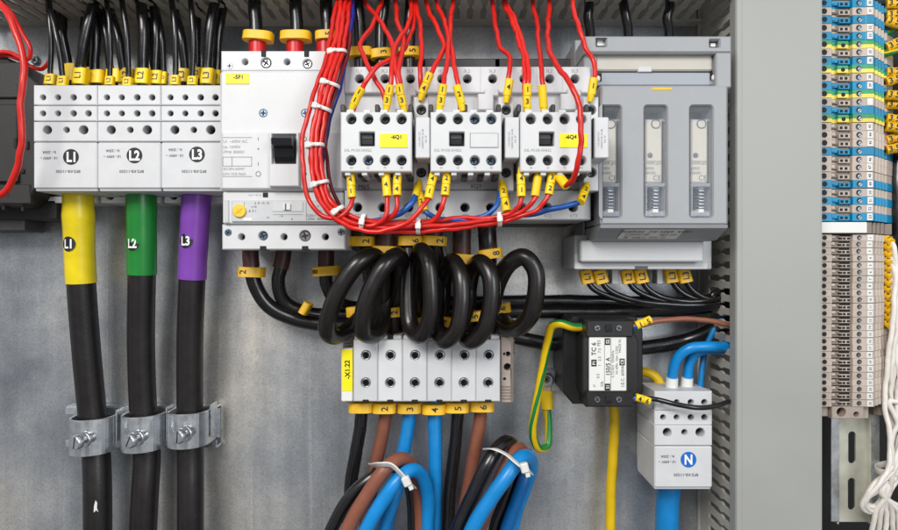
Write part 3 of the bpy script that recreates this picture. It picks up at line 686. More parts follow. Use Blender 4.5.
part(mb, 'body', t)
mb = MB(); mb.fbox(341.2, 348.4, 353, 401.5, 62, 48, 'label_white', .8); mb.fbox(342, 349.5, 352.6, 391, 62.5, 61.5, 'label_yellow', .2); mb.ftext('-X1.22', 347.4, 369.5, 62.5, 4.8, 'print_black', 92, .03); part(mb, 'name_tag', t)
t = thing('end_clamp', 'ribbed taupe end clamp with open screw holes, beside terminal 6', 'end clamp', P(507, 402, 0)); mb = MB()
mb.fplate(501, 337, 511.5, 402.6, 56, 8, 'clamp_taupe', [(508, 354, 2.4), (507.4, 367, 3.6), (504.4, 354, 1.3), (504.6, 379, 1.4)], .6, backmat='clamp_taupe', back_d=5)
for x, y, r in ((508, 354, 2.4), (507.4, 367, 3.6), (504.4, 354, 1.3), (504.6, 379, 1.4)): mb.cyl(P(x, y, 47.8), (0, -1, 0), r, .8, 'cavity_dark')
for j in range(5): mb.fbox(511.4, 340 + 3.2 * j, 515, 341.6 + 3.2 * j, 40, 20, 'terminal_shade', .2)
mb.fbox(511, 337.5, 513.5, 402, 44, 5, 'clamp_taupe', .5)
for j in range(5): mb.fbox(501.5, 386 + 3 * j, 511, 387.5 + 3 * j, 56.5, 55, 'terminal_shade', .2)
part(mb, 'body', t)
t = single((lambda m: (m.box(P(346, 0, 6).x, P(508, 0, 6).x, -7, -.2, P(0, 372, 6).z, P(0, 356, 6).z, 'rail_zinc', .6), m)[1])(MB()), 'mounting_rail', 'short zinc rail hidden behind the white terminal row', 'rail')

# ---------------------------------------------------------------- current transformer
t = thing('current_transformer', 'black square current transformer with a white rating label', 'transformer', P(610, 405, 0)); mb = MB()
ce = lambda x, y, d: P(x, y, d)
def poly(pts, d): return [(P(x, y, d).x, P(x, y, d).z) for x, y in pts][::-1]
oct_ = [(586, 320), (634, 320), (634, 332), (638.4, 341), (638.4, 388), (634, 395), (634, 407), (586, 407), (586, 399), (582.4, 392), (582.4, 340), (586, 333)]
mb.prism(poly(oct_, 86), lambda x, z, c: V(x, -86 + c, z), 30, 'black_plastic', 1.0)
back = [(575, 312), (640, 312), (651, 330), (651, 395), (640, 412), (574, 412), (562, 396), (562, 330)]
bk = [(x0, y0) for x0, y0 in back]
mb.prism(poly([(573, 316), (636, 316), (643, 330), (643, 392), (636, 404), (573, 404), (563, 392), (563, 328)], 56), lambda x, z, c: V(x, -56 + c, z), 52, 'black_plastic', 1.2)
part(mb, 'body', t)
for y0, y1, y in ((320.2, 337, 328.2), (391.2, 406.8, 399.6)):
    mb = MB(); mb.fbox(586.4, y0, 633.4, y1, 90, 80, 'black_plastic', 1.0)
    mb.fbox(605.5, y - 3.6, 612.2, y + 3.6, 91, 89, 'cavity_dark', .6); mb.fbox(608, y + 1, 611, y + 3.4, 92, 90, 'toggle_black', .3)
    part(mb, 'terminal_bar', t)
for x, y in ((597.5, 328.2), (619, 328.2), (597.5, 399.6), (619.2, 399.6)): m2 = MB(); m2.screw(x, y, 91, 3.3, 'screw_steel', 3); part(m2, 'screw', t)
mb = MB(); mb.fbox(589.2, 336.8, 626.6, 391, 88, 85, 'label_white', .5)
for s_, x, y, sz, b in (('TC 6', 593.8, 349, 4.4, .02), ('PES', 598.8, 343, 3, 0), ('1   2.5   7.5', 599.5, 357, 2.8, 0), ('0.5', 598, 376, 2.8, 0), ('VA', 602, 384, 3, 0), ('cl', 594, 386, 2.6, 0), ('150/5 A', 608, 366, 4.0, .02), ('0.72/3kV  50/60Hz', 612.8, 364, 2.5, 0), ('Ith 60In  Idyn 2.5Ith', 617, 360, 2.5, 0), ('I.E.C. 60044-1', 622.6, 374, 3.2, 0), ('MADE IN', 619.8, 346, 2.4, 0)): mb.ftext(s_, x, y, 88, sz, 'print_black', 90, b)
for s_, x, y in (('S2', 607.6, 341.6), ('S1', 607.6, 387), ('P1', 594, 363), ('CE', 622.2, 362)):
    mb.fbox(x - 2.6, y - 3.4, x + 2.6, y + 3.4, 88.3, 87.5, 'print_black', .1); mb.ftext(s_, x, y, 88.3, 3, 'print_white', 90, .02)
mb.fbox(604.3, 338, 604.7, 390, 88.25, 87.5, 'print_grey', .02); mb.fbox(610.8, 338, 611.2, 390, 88.25, 87.5, 'print_grey', .02)
part(mb, 'rating_label', t)

# ---------------------------------------------------------------- dark relay at the far left
t = thing('relay_case', 'dark charcoal device casing at the far left edge', 'device', P(10, 230, 0)); mb = MB()
mb.prism(poly([(-60, 54), (6, 57), (37.5, 83), (37.5, 184), (30, 198), (22, 206), (-60, 206)], 66), lambda x, z, c: V(x, -66 + c, z), 60, 'relay_plastic', 1.2)
mb.fbox(-60, 104, 17, 182, 70, 64, 'relay_plastic', 1.0); mb.fbox(-60, 62, 22, 98, 68.5, 64, 'relay_plastic', 1); mb.fbox(-60, 184, 30, 204, 67.5, 60, 'relay_plastic', 1)
mb.fbox(-60, 200, 56, 219.5, 40, 4, 'relay_plastic', 1); mb.fbox(-60, 218, 24, 231, 36, 4, 'charcoal_plastic', 1)
for x, y, w, h in ((15, 143, 3, 10), (26.5, 145, 3, 8), (22, 171, 3.5, 4), (3, 208, 2.5, 4), (22, 209, 2.5, 4), (8, 195, 2, 2)): mb.fbox(x - w / 2, y - h / 2, x + w / 2, y + h / 2, 70.6 if y < 180 and x < 17 else 67.8, 60, 'cavity_dark', .3)
part(mb, 'body', t)

# ---------------------------------------------------------------- saddle clamps and their rail
t = thing('clamp_rail', 'galvanised open channel rail behind the three cable clamps', 'rail', P(143, 440, 0)); mb = MB()
a, b = P(66, 407, 14), P(217, 447, 14)
mb.box(a.x, b.x, -3, -.4, b.z, a.z, 'zinc', .4)
for z in (a.z, b.z): mb.box(a.x, b.x, -14, -2.6, z - 1, z + 1, 'zinc', .4)
for z0, z1 in ((a.z - 7, a.z), (b.z, b.z + 7)): mb.box(a.x, b.x, -15.2, -13.4, z0, z1, 'zinc', .4)
part(mb, 'channel', t)
def saddle(px0, px1, py0, py1, sx, sy, label, tilt):
    t = thing('cable_clamp', label, 'cable clamp', P((px0 + px1) / 2, py1, 0), 'cable clamps on the rail'); d = 52
    A, B = P(px0, py0, d), P(px1, py1, d); xc = ((px0 + px1) / 2 - CX) * k(38); w = (px1 - px0) / 2 * k(46); z0, z1 = B.z, A.z; mb = MB()
    ol = []
    R0 = w; 
    arc = lambda r, n=18: [(xc + r * 1.0 * math.cos(math.pi * i / n), 32 + r * .98 * math.sin(math.pi * i / n)) for i in range(n + 1)]
    out = [(xc + w, 14)] + arc(w) + [(xc - w, 14)]; inn = [(xc - w + 1.8, 14)] + arc(w - 1.8)[::-1] + [(xc + w - 1.8, 14)]
    mb.prism(out + inn, lambda x, y, c: V(x, -y, z1 - c + tilt * (x - xc)), z1 - z0, 'zinc', .5)
    part(mb, 'saddle', t)
    mb = MB(); mb.box(xc + w - 1, xc + w + 5, -16.4, -14.6, z0 + 2, z1 - 2, 'zinc', .4); mb.box(xc + w + .5, xc + w + 2, -30, -15, z0 + 6, z1 + 5, 'zinc', .4); part(mb, 'foot', t)
    ax = V(-.34, -.92, -.06).normalized(); c = P(sx, sy, d + 14); s0 = c - ax * 15; mb = MB()
    mb.cyl(s0 - ax * 4, ax, 5.2, 9, 'zinc', 6, .6); mb.cyl(s0 + ax * 3, ax, 7.2, 2.2, 'zinc', 24, .6); mb.cyl(s0 + ax * 5, ax, 3.2, 6, 'screw_steel', 16, .3)
    mb.cyl(s0 + ax * 10, ax, 6.6, 5, 'zinc', 24, 1.0)
    q = s0 + ax * 15.05; a_ = random.uniform(.3, .9); e1 = ax.orthogonal().normalized(); e2 = ax.cross(e1); u = e1 * math.cos(a_) + e2 * math.sin(a_); w2 = ax.cross(u); mb.obox(q, u, ax, w2, 5.6, .12, .55, 'cavity_dark', .02)
    part(mb, 'screw', t)
saddle(68, 110.5, 421, 457, 74, 443, 'zinc cable clamp holding the cable with the yellow sleeve', .02)
saddle(119.5, 161.5, 418, 454, 128, 441.5, 'zinc cable clamp holding the cable with the green sleeve', .03)
saddle(165.5, 206.5, 415, 450, 177, 437, 'zinc cable clamp holding the cable with the purple sleeve', .015)
# ---------------------------------------------------------------- three heavy cables
def sleeved(pts, r, colr, y_end, sticker, st, label, bulge=False, scuff=None):
    dm = 40; mb = MB(); path = crom(pp(pts), 4.0); mb.tube(path, r * k(dm), 'cable_rubber', n=28, raw=True)
    o = single(mb, 'power_cable', label, 'cable', 'heavy supply cables')
    sub = [p for p in path if p.z >= P(0, y_end, 40).z]; m = MB(); R = (r + .9) * k(dm)
    if bulge:
        n = len(sub); rad = [R * .86, R * 1.0, R * .98, R * 1.06, R * 1.02, R, R, R, R, R, R]
        m.tube(sub, rad, colr, n=28, raw=True)
    else: m.tube(sub, [R * random.uniform(.985, 1.025) for _ in range(7)], colr, n=28, raw=True)
    sl = part(m, 'coloured_sleeve', o)
    q = P(sticker[0], sticker[1], 40 + R); near = min(path, key=lambda p: abs(p.z - q.z)); m = MB()
    wrap_sticker(m, V(near.x, near.y, q.z), -2.6 + P(sticker[0], 0, 50).x * 0, R * 1.035 if bulge else R * 1.01, 7.4 * k(55), 'sticker_black', st, 8.0, stretch=.8); part(m, 'sticker', sl)
    if scuff:
        m = MB(); Rc = r * k(dm) + .15; base = min(path, key=lambda p: abs(p.z - P(0, scuff[1], 50).z))
        pr = [(0, 9), (1.2, 7), (1, 3), (2, 0), (1.2, -4), (.9, -9), (0, -14), (-.4, -8), (-1.4, -4), (-1.2, 1), (-1.0, 5)]
        vs = []
        for x, y in pr: a = (x * 1.2 + 4.5) / Rc; vs.append(V(base.x + Rc * math.sin(a), base.y - Rc * math.cos(a), base.z - 4 + y * 1.25))
        m.add(vs, [tuple(range(len(vs)))], 'label_white'); part(m, 'scuff', o)
sleeved([(78, 186, 48), (78.5, 215, 46), (80.5, 270, 42), (85.5, 340, 36), (91.5, 405, 32), (96, 450, 32), (97.5, 490, 36), (97, 640, 40)], 13.2, 'sleeve_yellow', 284, (73, 244), 'L1', 'thick black cable with a yellow L1 sleeve', True, (103, 508))
sleeved([(141, 180, 48), (141.5, 215, 46), (141.8, 270, 42), (141, 340, 36), (143, 405, 32), (147, 455, 32), (145, 492, 36), (138, 640, 40)], 13.0, 'sleeve_green', 277, (138.5, 243.5), 'L2', 'thick black cable with a green L2 sleeve')
sleeved([(198, 180, 48), (196, 205, 46), (192.5, 270, 42), (190, 340, 36), (190, 405, 32), (190.5, 455, 32), (190.5, 492, 36), (190, 640, 40)], 12.8, 'sleeve_purple', 279.5, (190.5, 241), 'L3', 'thick black cable with a purple L3 sleeve')

# ---------------------------------------------------------------- black wires into the distribution blocks
GB = 'black wires into the distribution blocks'
fl = [  # top x,y ; bottom x ; radius ; marker (x,y,w,h) ; text ; depth ; label
    ((50, -6), (68, 66), 4.6, (70, 73, 17, 18), '', 30, 'thick black wire behind the two thin ones at the left end of the L1 block'),
    ((47, -6), (50.5, 74), 2.5, (50.5, 79.5, 10.5, 11), 'L1', 62, 'leftmost thin black wire with a small yellow L1 tag'),
    ((50, 8), (62.5, 78), 2.7, (63, 81.5, 10, 10.5), 'L1', 66, 'second thin black wire leaning right to a small yellow L1 tag'),
    ((96, -6), (80, 70), 5.4, (81, 77, 14, 17), 'L1', 52, 'thick curved black wire with a large yellow L1 tag'),
    ((93, 4), (95, 70), 5.0, (97, 77.5, 16, 14), '', 40, 'thick black wire with a blank yellow tag right of the large L1 tag'),
    ((98, -4), (111, 72), 3.7, (114, 76, 15, 14), '', 40, 'black wire curving down to the left end of the L2 block behind a thin one'),
    ((106, -6), (110, 76), 2.5, (110, 81, 9, 9), 'L2', 62, 'thin black wire with a small L2 tag at the left end of the L2 block'),
    ((110, 8), (124, 72), 4.2, (127, 76, 13, 15), 'L2', 44, 'black wire slanting right behind the second thin wire of the L2 block'),
    ((121, -6), (128.5, 76), 2.7, (128, 82, 9.5, 9), 'L2', 64, 'second thin black wire with a small yellow L2 tag'),
    ((140, -6), (143, 70), 5.2, (143, 77, 14.5, 16), 'L2', 54, 'thick black wire with a large yellow L2 tag'),
    ((153, -4), (155.5, 72), 4.4, (157, 78, 12, 14), 'L2', 46, 'thick black wire with a blank tag at the right end of the L2 block'),
    ((156, 6), (163.5, 72), 3.2, (164.5, 78.5, 6, 13), 'L2', 44, 'black wire at the seam of the L2 and L3 blocks'),
    ((171, -6), (175.5, 75), 2.9, (175.5, 80.5, 9.5, 10), 'L3', 62, 'leftmost thin black wire of the L3 block with a small L3 tag'),
    ((175, 12), (185, 70), 4.4, (183, 76, 14, 14), 'L3', 42, 'thick black wire behind the thin wires of the L3 block'),
    ((190, -6), (192.5, 76), 2.7, (192.5, 81, 9.5, 9), 'L3', 64, 'second thin black wire of the L3 block with a small L3 tag'),
    ((216, -6), (207, 70), 5.2, (208, 77, 13.5, 16.5), 'L3', 54, 'thick curved black wire with a large yellow L3 tag'),
    ((224, 2), (217, 70), 4.2, (217.5, 78, 8, 15), 'L3', 42, 'black wire with a half-hidden L3 tag beside the circuit breaker'),
    ((60, -6), (62, 60), 4.0, (72, 70, 8, 10), '', 16, 'black wire at the back behind the yellow L1 tags'),
    ((88, -6), (86, 62), 4.5, (88, 74, 12, 12), '', 18, 'black wire at the back between the large L1 tag and its blank neighbour'),
    ((150, -6), (150, 62), 4.0, (151, 74, 9, 12), '', 18, 'black wire at the back behind the large L2 tag'),
    ((200, -6), (197, 62), 4.2, (198, 74, 9, 12), 'L3', 18, 'black wire at the back left of the large L3 tag'),
]
for (tx_, ty), (bx, by), r, (mx, my, mw, mh), st, d, lab in fl:
    mid = ((tx_ * .58 + bx * .42) + (2.2 if tx_ < bx else -2.0), ty + (by - ty) * .45, d + 4)
    o = cable('control_wire', [(tx_ + (tx_ - bx) * .12, ty - 22, d - 6), (tx_, ty, d), mid, (bx, by, d), (mx, my + 5, d), (mx, 96, d - 6)], r, 'cable_black', lab, GB)
    collar(o, mx, my, d, mw, mh, st, 90, random.uniform(-2, 2), .02, size=min(6.5, mw * .42), mt='marker_yellow', deep=.6)

# ---------------------------------------------------------------- feeders above the breaker and the contactors
for (x, cx, cy, w, ch, lab, tl) in ((254.5, 258.5, 37, 30, '', 'black feeder with blank yellow collar and red sleeve, leftmost above the circuit breaker', -4), (295.5, 296, 37, 31, '', 'black feeder with blank yellow collar and red sleeve, between two others above the breaker', 0), (326, 326, 36.5, 21, '5', 'black feeder with yellow 5 collar and red sleeve above the circuit breaker', 3)):
    d = 62; o = cable('feeder_cable', [(x, -25, d - 8), (x, 4, d), (x + 1.5, 30, d), (cx - 1, 60, d)], 6.3, 'cable_black', lab, 'feeders into the circuit breaker', 'cable', n=20)
    m = MB(); m.tube(pp([(cx - 1, 38, d), (cx - 1, 48, d), (cx - 1, 62, d)]), 8.4 * k(d), 'shrink_red', n=22); part(m, 'red_sleeve', o)
    collar(o, cx, cy, d + 2, w, 9.2, ch, 90, tl, .18, size=6)
for (x, cx, cy, w, ch, lab, tl) in ((358, 360, 53, 25, '', 'black feeder with blank yellow collar, left of the three above the contactors', 3), (384, 381, 54.5, 21, '3', 'black feeder with a yellow 3 collar above the left contactor', 6), (411, 409.5, 53, 22, '5', 'black feeder with a yellow 5 collar above the contactors', 2)):
    d = 64; o = cable('feeder_cable', [(x, -25, d - 8), (x, 4, d), (cx, 30, d), (cx, 74, d)], 6.0, 'cable_black', lab, 'feeders into the contactors', 'cable', n=20)
    collar(o, cx, cy, d + 2, w, 9.6, ch, 90, tl, .16, size=6)
for (x, x2, lab) in ((588, 590, 'black cable into the top of the fuse switch, next to the red wires'), (623, 628, 'black cable into the top of the fuse switch, above its clear middle window'), (669, 669, 'black cable into the top of the fuse switch, nearest the upright duct')):
    cable('feeder_cable', [(x - 3, -20, 50), (x + 1, 6, 58), (x2 - 2, 18, 58), (x2, 30, 54), (x2, 44, 50)], 4.6, 'cable_black', lab, 'cables into the fuse switch', 'cable', n=18)

# ---------------------------------------------------------------- cables leaving the breaker
GBR = 'cables leaving the circuit breaker'
o = cable('feeder_cable', [(250.5, 240, 40), (251, 262, 40), (255, 284, 38), (269, 306, 34), (292, 318, 28), (325, 324.5, 22), (370, 326, 16), (430, 322, 14), (490, 331, 14), (540, 342, 14), (590, 347, 14), (640, 347.5, 16), (688, 340, 20), (722, 326, 34), (748, 318, 44)], 7.4, 'cable_black', 'black cable leaving the breaker through collar 2, bent lowest of three', GBR, 'cable', n=22)
m = MB(); m.tube(pp([(250.5, 244, 40), (250.6, 256, 40), (251.5, 267, 40)]), 8.2 * k(40), 'shrink_brown', n=22); part(m, 'brown_sleeve', o); collar(o, 252, 272, 42, 26, 10, '2', 90, -2, -.24, size=6.5)
o = cable('feeder_cable', [(284, 240, 36), (282.5, 262, 36), (278, 282, 36), (285, 302, 30), (306, 312.5, 22), (345, 314.5, 12), (420, 312, 9), (500, 311.5, 9), (570, 312, 9), (640, 311, 12), (690, 309, 20), (722, 304, 34), (748, 300, 44)], 6.8, 'cable_black', 'black cable from the breaker with a slanted blank yellow tag low on its bend', GBR, 'cable', n=22)
m = MB(); m.tube(pp([(284, 244, 36), (283.2, 256, 36), (280.6, 268, 36)]), 7.9 * k(36), 'shrink_brown', n=22); part(m, 'brown_sleeve', o); collar(o, 306, 308, 40, 9, 12, '', 90, -28, 0, mt='collar_yellow')
o = cable('feeder_cable', [(326.5, 240, 36), (326, 262, 36), (327, 285, 34), (338, 302, 24), (362, 308, 12), (420, 303, 9), (500, 301.5, 9), (570, 301, 9), (640, 302.5, 10), (690, 303, 18), (722, 298, 34), (748, 294, 44)], 6.4, 'cable_black', 'black cable from the breaker with collar 8, nearest the coiled cables', GBR, 'cable', n=22)
m = MB(); m.tube(pp([(326.5, 244, 36), (326.2, 256, 36), (326, 268, 36)]), 8 * k(36), 'shrink_brown', n=22); part(m, 'brown_sleeve', o); collar(o, 326.5, 271, 40, 28, 9.5, '8', 90, 4, -.36, size=6)

m = MB(); m.cyl(P(34, 60, .5), (0, -1, 0), 5.5, 1.2, 'zinc', 24, .3); m.screw(34, 60, 4, 4.2, 'screw_steel', 3); single(m, 'plate_screw', 'small washer-head screw on the bare plate between the left red wires', 'screw')
# ---------------------------------------------------------------- coiled cables from the contactors to the terminal row
GC = 'coiled black cables between contactors and terminal row'
coils = [
 ([(361, 216, 62), (361.5, 240, 62), (368, 262, 52), (371, 292, 44), (358, 320, 52), (336, 336, 70), (327, 331, 84), (331, 309, 92), (345, 280, 96), (362, 260, 94), (375, 257, 84), (382, 272, 66), (381, 300, 48), (371, 322, 38), (366, 345, 34)], '2', (361.5, 241.5), 26, 0, 'coiled black cable under collar 2, leftmost of the six coils', (358, 311), ''),
 ([(386, 216, 62), (386, 246, 62), (388, 266, 52), (388, 292, 44), (383, 318, 54), (376, 334, 72), (363, 332, 88), (364, 310, 96), (374, 283, 98), (388, 262, 96), (398, 256, 86), (401, 272, 64), (396, 300, 44), (393, 322, 38), (391, 345, 34)], '1', (385, 251), 26, -2, 'coiled black cable under collar 1, second from the breaker side', (392.5, 312), '2'),
 ([(409, 216, 62), (409, 240, 62), (408.5, 268, 66), (408, 300, 70), (411, 327, 76), (421, 335, 86), (430, 318, 94), (431, 288, 96), (427, 260, 92), (421, 251, 82), (416, 266, 62), (415, 300, 44), (415, 322, 38), (414.5, 345, 34)], '6', (410.5, 241), 25, 0, 'narrow upright coil of black cable under collar 6', (418, 322), ''),
 ([(434, 216, 62), (434, 240, 62), (438, 266, 56), (437, 296, 60), (436, 326, 74), (444, 341, 86), (456, 331, 94), (462, 303, 96), (460, 274, 92), (453, 262, 82), (446, 272, 62), (442, 300, 44), (440, 322, 38), (439, 345, 34)], '2', (434.5, 241), 25, -3, 'coiled black cable under the right-hand collar 2, fourth coil', (441, 320), '4'),
 ([(462, 216, 62), (462, 250, 62), (468, 272, 52), (468, 300, 56), (462, 326, 72), (470, 341, 84), (483, 331, 92), (491, 303, 96), (490, 275, 94), (481, 263, 86), (472, 272, 66), (468, 300, 46), (465, 322, 38), (464, 345, 34)], '', (462, 259), 27, -4, 'coiled black cable under a blank low collar, beside the open last loop', (472, 316), '5'),
 ([(487, 216, 62), (488, 250, 62), (490, 272, 46), (494, 300, 40), (503, 321, 52), (515, 329, 70), (530, 316, 88), (536, 292, 94), (535, 270, 94), (524, 257, 92), (510, 263, 84), (499, 281, 70), (493, 304, 54), (490, 324, 42), (488.5, 345, 34)], '8', (490, 254), 25, 8, 'wide open loop of black cable under collar 8, nearest the transformer', (499, 308), '6'),
]
for pts, ch, (cx, cy), w, tl, lab, (c2x, c2y), ch2 in coils:
    o = cable('coiled_cable', pts, 8.5, 'coil_black', lab, GC, 'cable', step=2.5, n=24)
    m = MB(); q = pts[0]; m.tube(pp([(q[0], 212, 62), (q[0], 228, 62), (cx * .5 + q[0] * .5, cy + 2, 62)]), 9.3 * k(62), 'shrink_brown', n=22); part(m, 'brown_sleeve', o)
    collar(o, cx, cy, 64, w, 9.8, ch, 90, tl, .22, size=6.5, deep=.55)
    e = pts[-1]; m = MB(); m.tube(pp([(e[0] + 1, 316, 37), (e[0], 330, 35), (e[0], 346, 34)]), 8.6 * k(36), 'shrink_brown', n=22); part(m, 'lower_sleeve', o)
    collar(o, c2x, c2y, 44, 23, 9.5, ch2, 90, 6 if ch2 != '4' else -14, .12, size=6, deep=.5, name='lower_collar')

# ---------------------------------------------------------------- cables below the terminal row
GT = 'cables leaving the terminal row'
below = [
 ('cable_black', [(362, 398, 36), (361, 420, 36), (356.5, 450, 36), (351.5, 480, 34), (346, 640, 32)], 6.6, 361, 406.5, '', 0, 'black cable from the tagged end of the terminal row, straight down under a blank collar'),
 ('cable_brown', [(387, 398, 36), (385, 420, 36), (379, 450, 36), (372, 485, 34), (366, 520, 32), (364, 640, 32)], 6.6, 384.5, 407, '2', 0, 'brown cable under collar 2, passing behind the left bundle'),
 ('cable_blue', [(410, 398, 36), (409, 420, 38), (404, 448, 40), (397, 480, 38), (389, 515, 36), (382, 560, 34)], 6.8, 409.5, 407, '3', 0, 'blue cable under collar 3, passing behind the left bundle'),
 ('cable_blue', [(435, 398, 38), (435, 425, 40), (435.5, 460, 42), (435, 500, 42), (433, 640, 42)], 6.9, 434, 408, '4', 0, 'straight blue cable hanging under collar 4'),
 ('cable_black', [(458.5, 398, 36), (457.5, 420, 36), (454, 455, 36), (450, 490, 36), (445, 640, 36)], 6.3, 457, 406.5, '5', 0, 'black cable under collar 5, straight down between the bundles'),
 ('cable_brown', [(482, 398, 36), (480, 420, 36), (475, 450, 36), (469, 485, 34), (461, 530, 32), (458, 640, 32)], 6.3, 482, 405.5, '6', 0, 'brown cable under collar 6, passing behind the right bundle'),
]
for mt, pts, r, cx, cy, ch, tl, lab in below:
    o = cable('load_cable', pts, r, mt, lab, GT, 'cable', n=20); collar(o, cx, cy, 46, 24, 9.6, ch, 90, tl, .04, size=6.5, deep=.5)
GL = 'tied cables of the left bundle'; GR = 'tied cables of the right bundle'
cable('load_cable', [(322, 560, 74), (334, 524, 74), (352, 495, 74), (372, 477, 72), (388, 467, 64), (400, 468, 52), (409, 482, 46), (413, 505, 44), (414, 560, 44)], 6.6, 'cable_black', 'black cable arching on the outer side of the left tied bundle', GL, 'cable', n=20)
cable('load_cable', [(338, 560, 86), (352, 520, 86), (370, 490, 86), (386, 468, 84), (400, 459, 74), (411, 465, 60), (418, 484, 50), (420, 510, 46), (421, 560, 44)], 7.0, 'cable_brown', 'brown cable arching over the top of the left tied bundle', GL, 'cable', n=20)
cable('load_cable', [(356, 560, 88), (366, 530, 88), (382, 502, 88), (398, 480, 86), (411, 470, 78), (421, 475, 66), (427, 492, 56), (428, 515, 50), (427, 560, 48)], 7.0, 'cable_blue', 'blue cable arching on the near side of the left tied bundle', GL, 'cable', n=20)
cable('load_cable', [(376, 560, 70), (384, 528, 70), (392, 505, 70), (400, 484, 66), (408, 474, 56), (416, 480, 46), (421, 500, 42), (424, 640, 40)], 6.2, 'cable_blue', 'blue cable half hidden under the left tied bundle', GL, 'cable', n=20)
cable('load_cable', [(448, 560, 80), (459, 526, 80), (476, 488, 80), (490, 460, 78), (500, 446, 70), (509, 441, 58), (514, 452, 46), (510, 476, 40), (500, 510, 38), (488, 560, 36)], 7.0, 'cable_black', 'black cable arching over the top of the right tied bundle', GR, 'cable', n=20)
cable('load_cable', [(470, 560, 68), (480, 528, 68), (494, 494, 70), (506, 466, 70), (515, 450, 62), (521, 449, 52), (524, 462, 44), (518, 488, 40), (508, 520, 38), (500, 560, 36)], 6.4, 'cable_brown', 'brown cable between the black and blue ones of the right tied bundle', GR, 'cable', n=20)
cable('load_cable', [(462, 560, 92), (473, 528, 92), (491, 498, 92), (508, 474, 90), (520, 459, 82), (528, 457, 70), (531, 466, 58), (526, 484, 50), (516, 512, 46), (504, 560, 44)], 7.4, 'cable_blue', 'bright blue cable on the near side of the right tied bundle', GR, 'cable', n=20)
cable('load_cable', [(500, 560, 54), (506, 530, 54), (517, 500, 54), (524, 480, 54), (529, 464, 48), (526, 452, 40)], 6.6, 'cable_deep_blue', 'deep blue cable end at the right side of the right tied bundle', GR, 'cable', n=20)
cable('load_cable', [(487, 560, 50), (493, 530, 50), (504, 500, 50), (512, 480, 48), (519, 458, 44)], 4.6, 'cable_black', 'thin black cable in the shade inside the right tied bundle', GR, 'cable', n=18)
def band(pts, w, t, name, label, group, head, hang):
    m = MB(); m.tube(pp(pts), 1, 'tie_white', n=12, step=1.5, flat=(t, w)); o = single(m, name, label, 'cable tie', group)
    h = MB(); c = P(*head); a = math.radians(hang); u = V(math.cos(a), 0, math.sin(a)); v = V(-math.sin(a), 0, math.cos(a)); f = V(0, -1, 0)
    h.obox(c, u, f, v, 3.4, 2.8, 4.2, 'tie_white', 1.0); h.obox(c - v * 4.5 + u * 1.2, u, f, v, 1.9, 1.2, 4.0, 'tie_white', .4); part(h, 'tie_head', o)
band([(371.5, 465, 52), (373, 465.6, 74), (381, 464.5, 93), (391, 465, 96), (401, 474, 97), (408, 482, 93), (413, 487, 78)], 3.4, .6, 'cable_tie', 'white cable tie round the left bundle of black, brown and blue cables', 'cable ties on the bundles', (406.5, 481, 98), 24)
band([(486, 448.4, 52), (487.4, 449, 76), (495, 449, 91), (506, 454, 94), (517, 463, 100), (525, 469, 98), (531, 472, 76)], 3.4, .6, 'cable_tie', 'white cable tie round the right bundle of cables', 'cable ties on the bundles', (524.5, 467.5, 102), 14)

# ---------------------------------------------------------------- earth wire, transformer leads, neutral cables
gy = lambda f: (f % 1.0) < .30 or .5 <= (f % 1.0) < .64
o = cable('earth_wire', [(584, 327, 66), (573, 327, 66), (560, 323.5, 64), (552.5, 326, 60), (548, 340, 54), (542.5, 370, 48), (536, 405, 44), (532.8, 425, 40), (534, 440, 34), (540, 448.5, 28), (547, 446, 24), (548.5, 432, 20), (547, 408, 16)], 4.1, 'cable_yellow', 'green and yellow earth wire looping from the transformer to a plate screw', cat='wire', stripe=('cable_green', .02, gy), step=2.0, n=20)
m = MB(); m.tube(pp([(547, 409, 17), (547, 400, 16), (547, 391, 15)]), [5.4, 5.9, 6.1], 'marker_yellow', n=20); part(m, 'lug_sleeve', o)
m = MB(); q = P(547, 379.5, 9); m.cyl(q + V(0, 4, 0), (0, -1, 0), 8.2, 2.2, 'zinc', 28, .4); m.obox(P(552, 380, 6), (1, 0, 0), (0, 1, 0), (0, 0, 1), 8, 2.4, 10.5, 'zinc', .6); m.obox(P(547, 391, 10), (1, 0, 0), (0, 1, 0), (0, 0, 1), 4.2, 1.6, 6, 'zinc', .6); part(m, 'ring_lug', o)
m = MB(); m.cyl(P(546.5, 379.5, 10), (0, -1, 0), 7.0, 4.5, 'zinc', 28, 1.6); m.screw(546.5, 379.5, 15, 4, 'screw_steel', 1.0)
single(m, 'earth_screw', 'round-headed zinc screw holding the earth wire lug to the plate', 'screw')
o = cable('secondary_wire', [(631, 326, 84), (640, 325.5, 84), (655, 321.5, 84), (680, 319, 82), (704, 320, 80), (722, 323.5, 76), (736, 327, 70), (752, 330, 62)], 2.7, 'cable_brown', 'brown wire with yellow 1 5 tags from the top of the transformer')
marker(o, (636, 326, 84), (651, 319, 84), 4.2, '15', rot=0, size=5); m = MB(); m.tube(pp([(629.5, 327, 83), (633, 326.8, 83.5), (637, 326, 84)]), 2.8, 'wire_blue', n=16); part(m, 'ferrule', o)
o = cable('secondary_wire', [(630, 398.5, 84), (640, 398, 84), (655, 399, 84), (675, 404, 90), (695, 407.5, 92), (712, 406.5, 88), (728, 402, 78), (746, 396, 66)], 2.5, 'cable_black', 'thin black wire with yellow tags hanging in front of the neutral block')
marker(o, (635.5, 396.5, 85), (650, 401, 85), 3.9, '46', rot=0, size=4.5); m = MB(); m.tube(pp([(629.5, 399, 83), (633, 398.8, 83.5), (637, 397.5, 84)]), 2.8, 'wire_blue', n=16); part(m, 'ferrule', o)
cable('yellow_cable', [(612, 395, 24), (614.5, 420, 24), (613, 455, 24), (611, 490, 24), (609, 640, 24)], 5.0, 'cable_yellow', 'yellow cable hanging straight down below the current transformer', cat='cable', n=20)
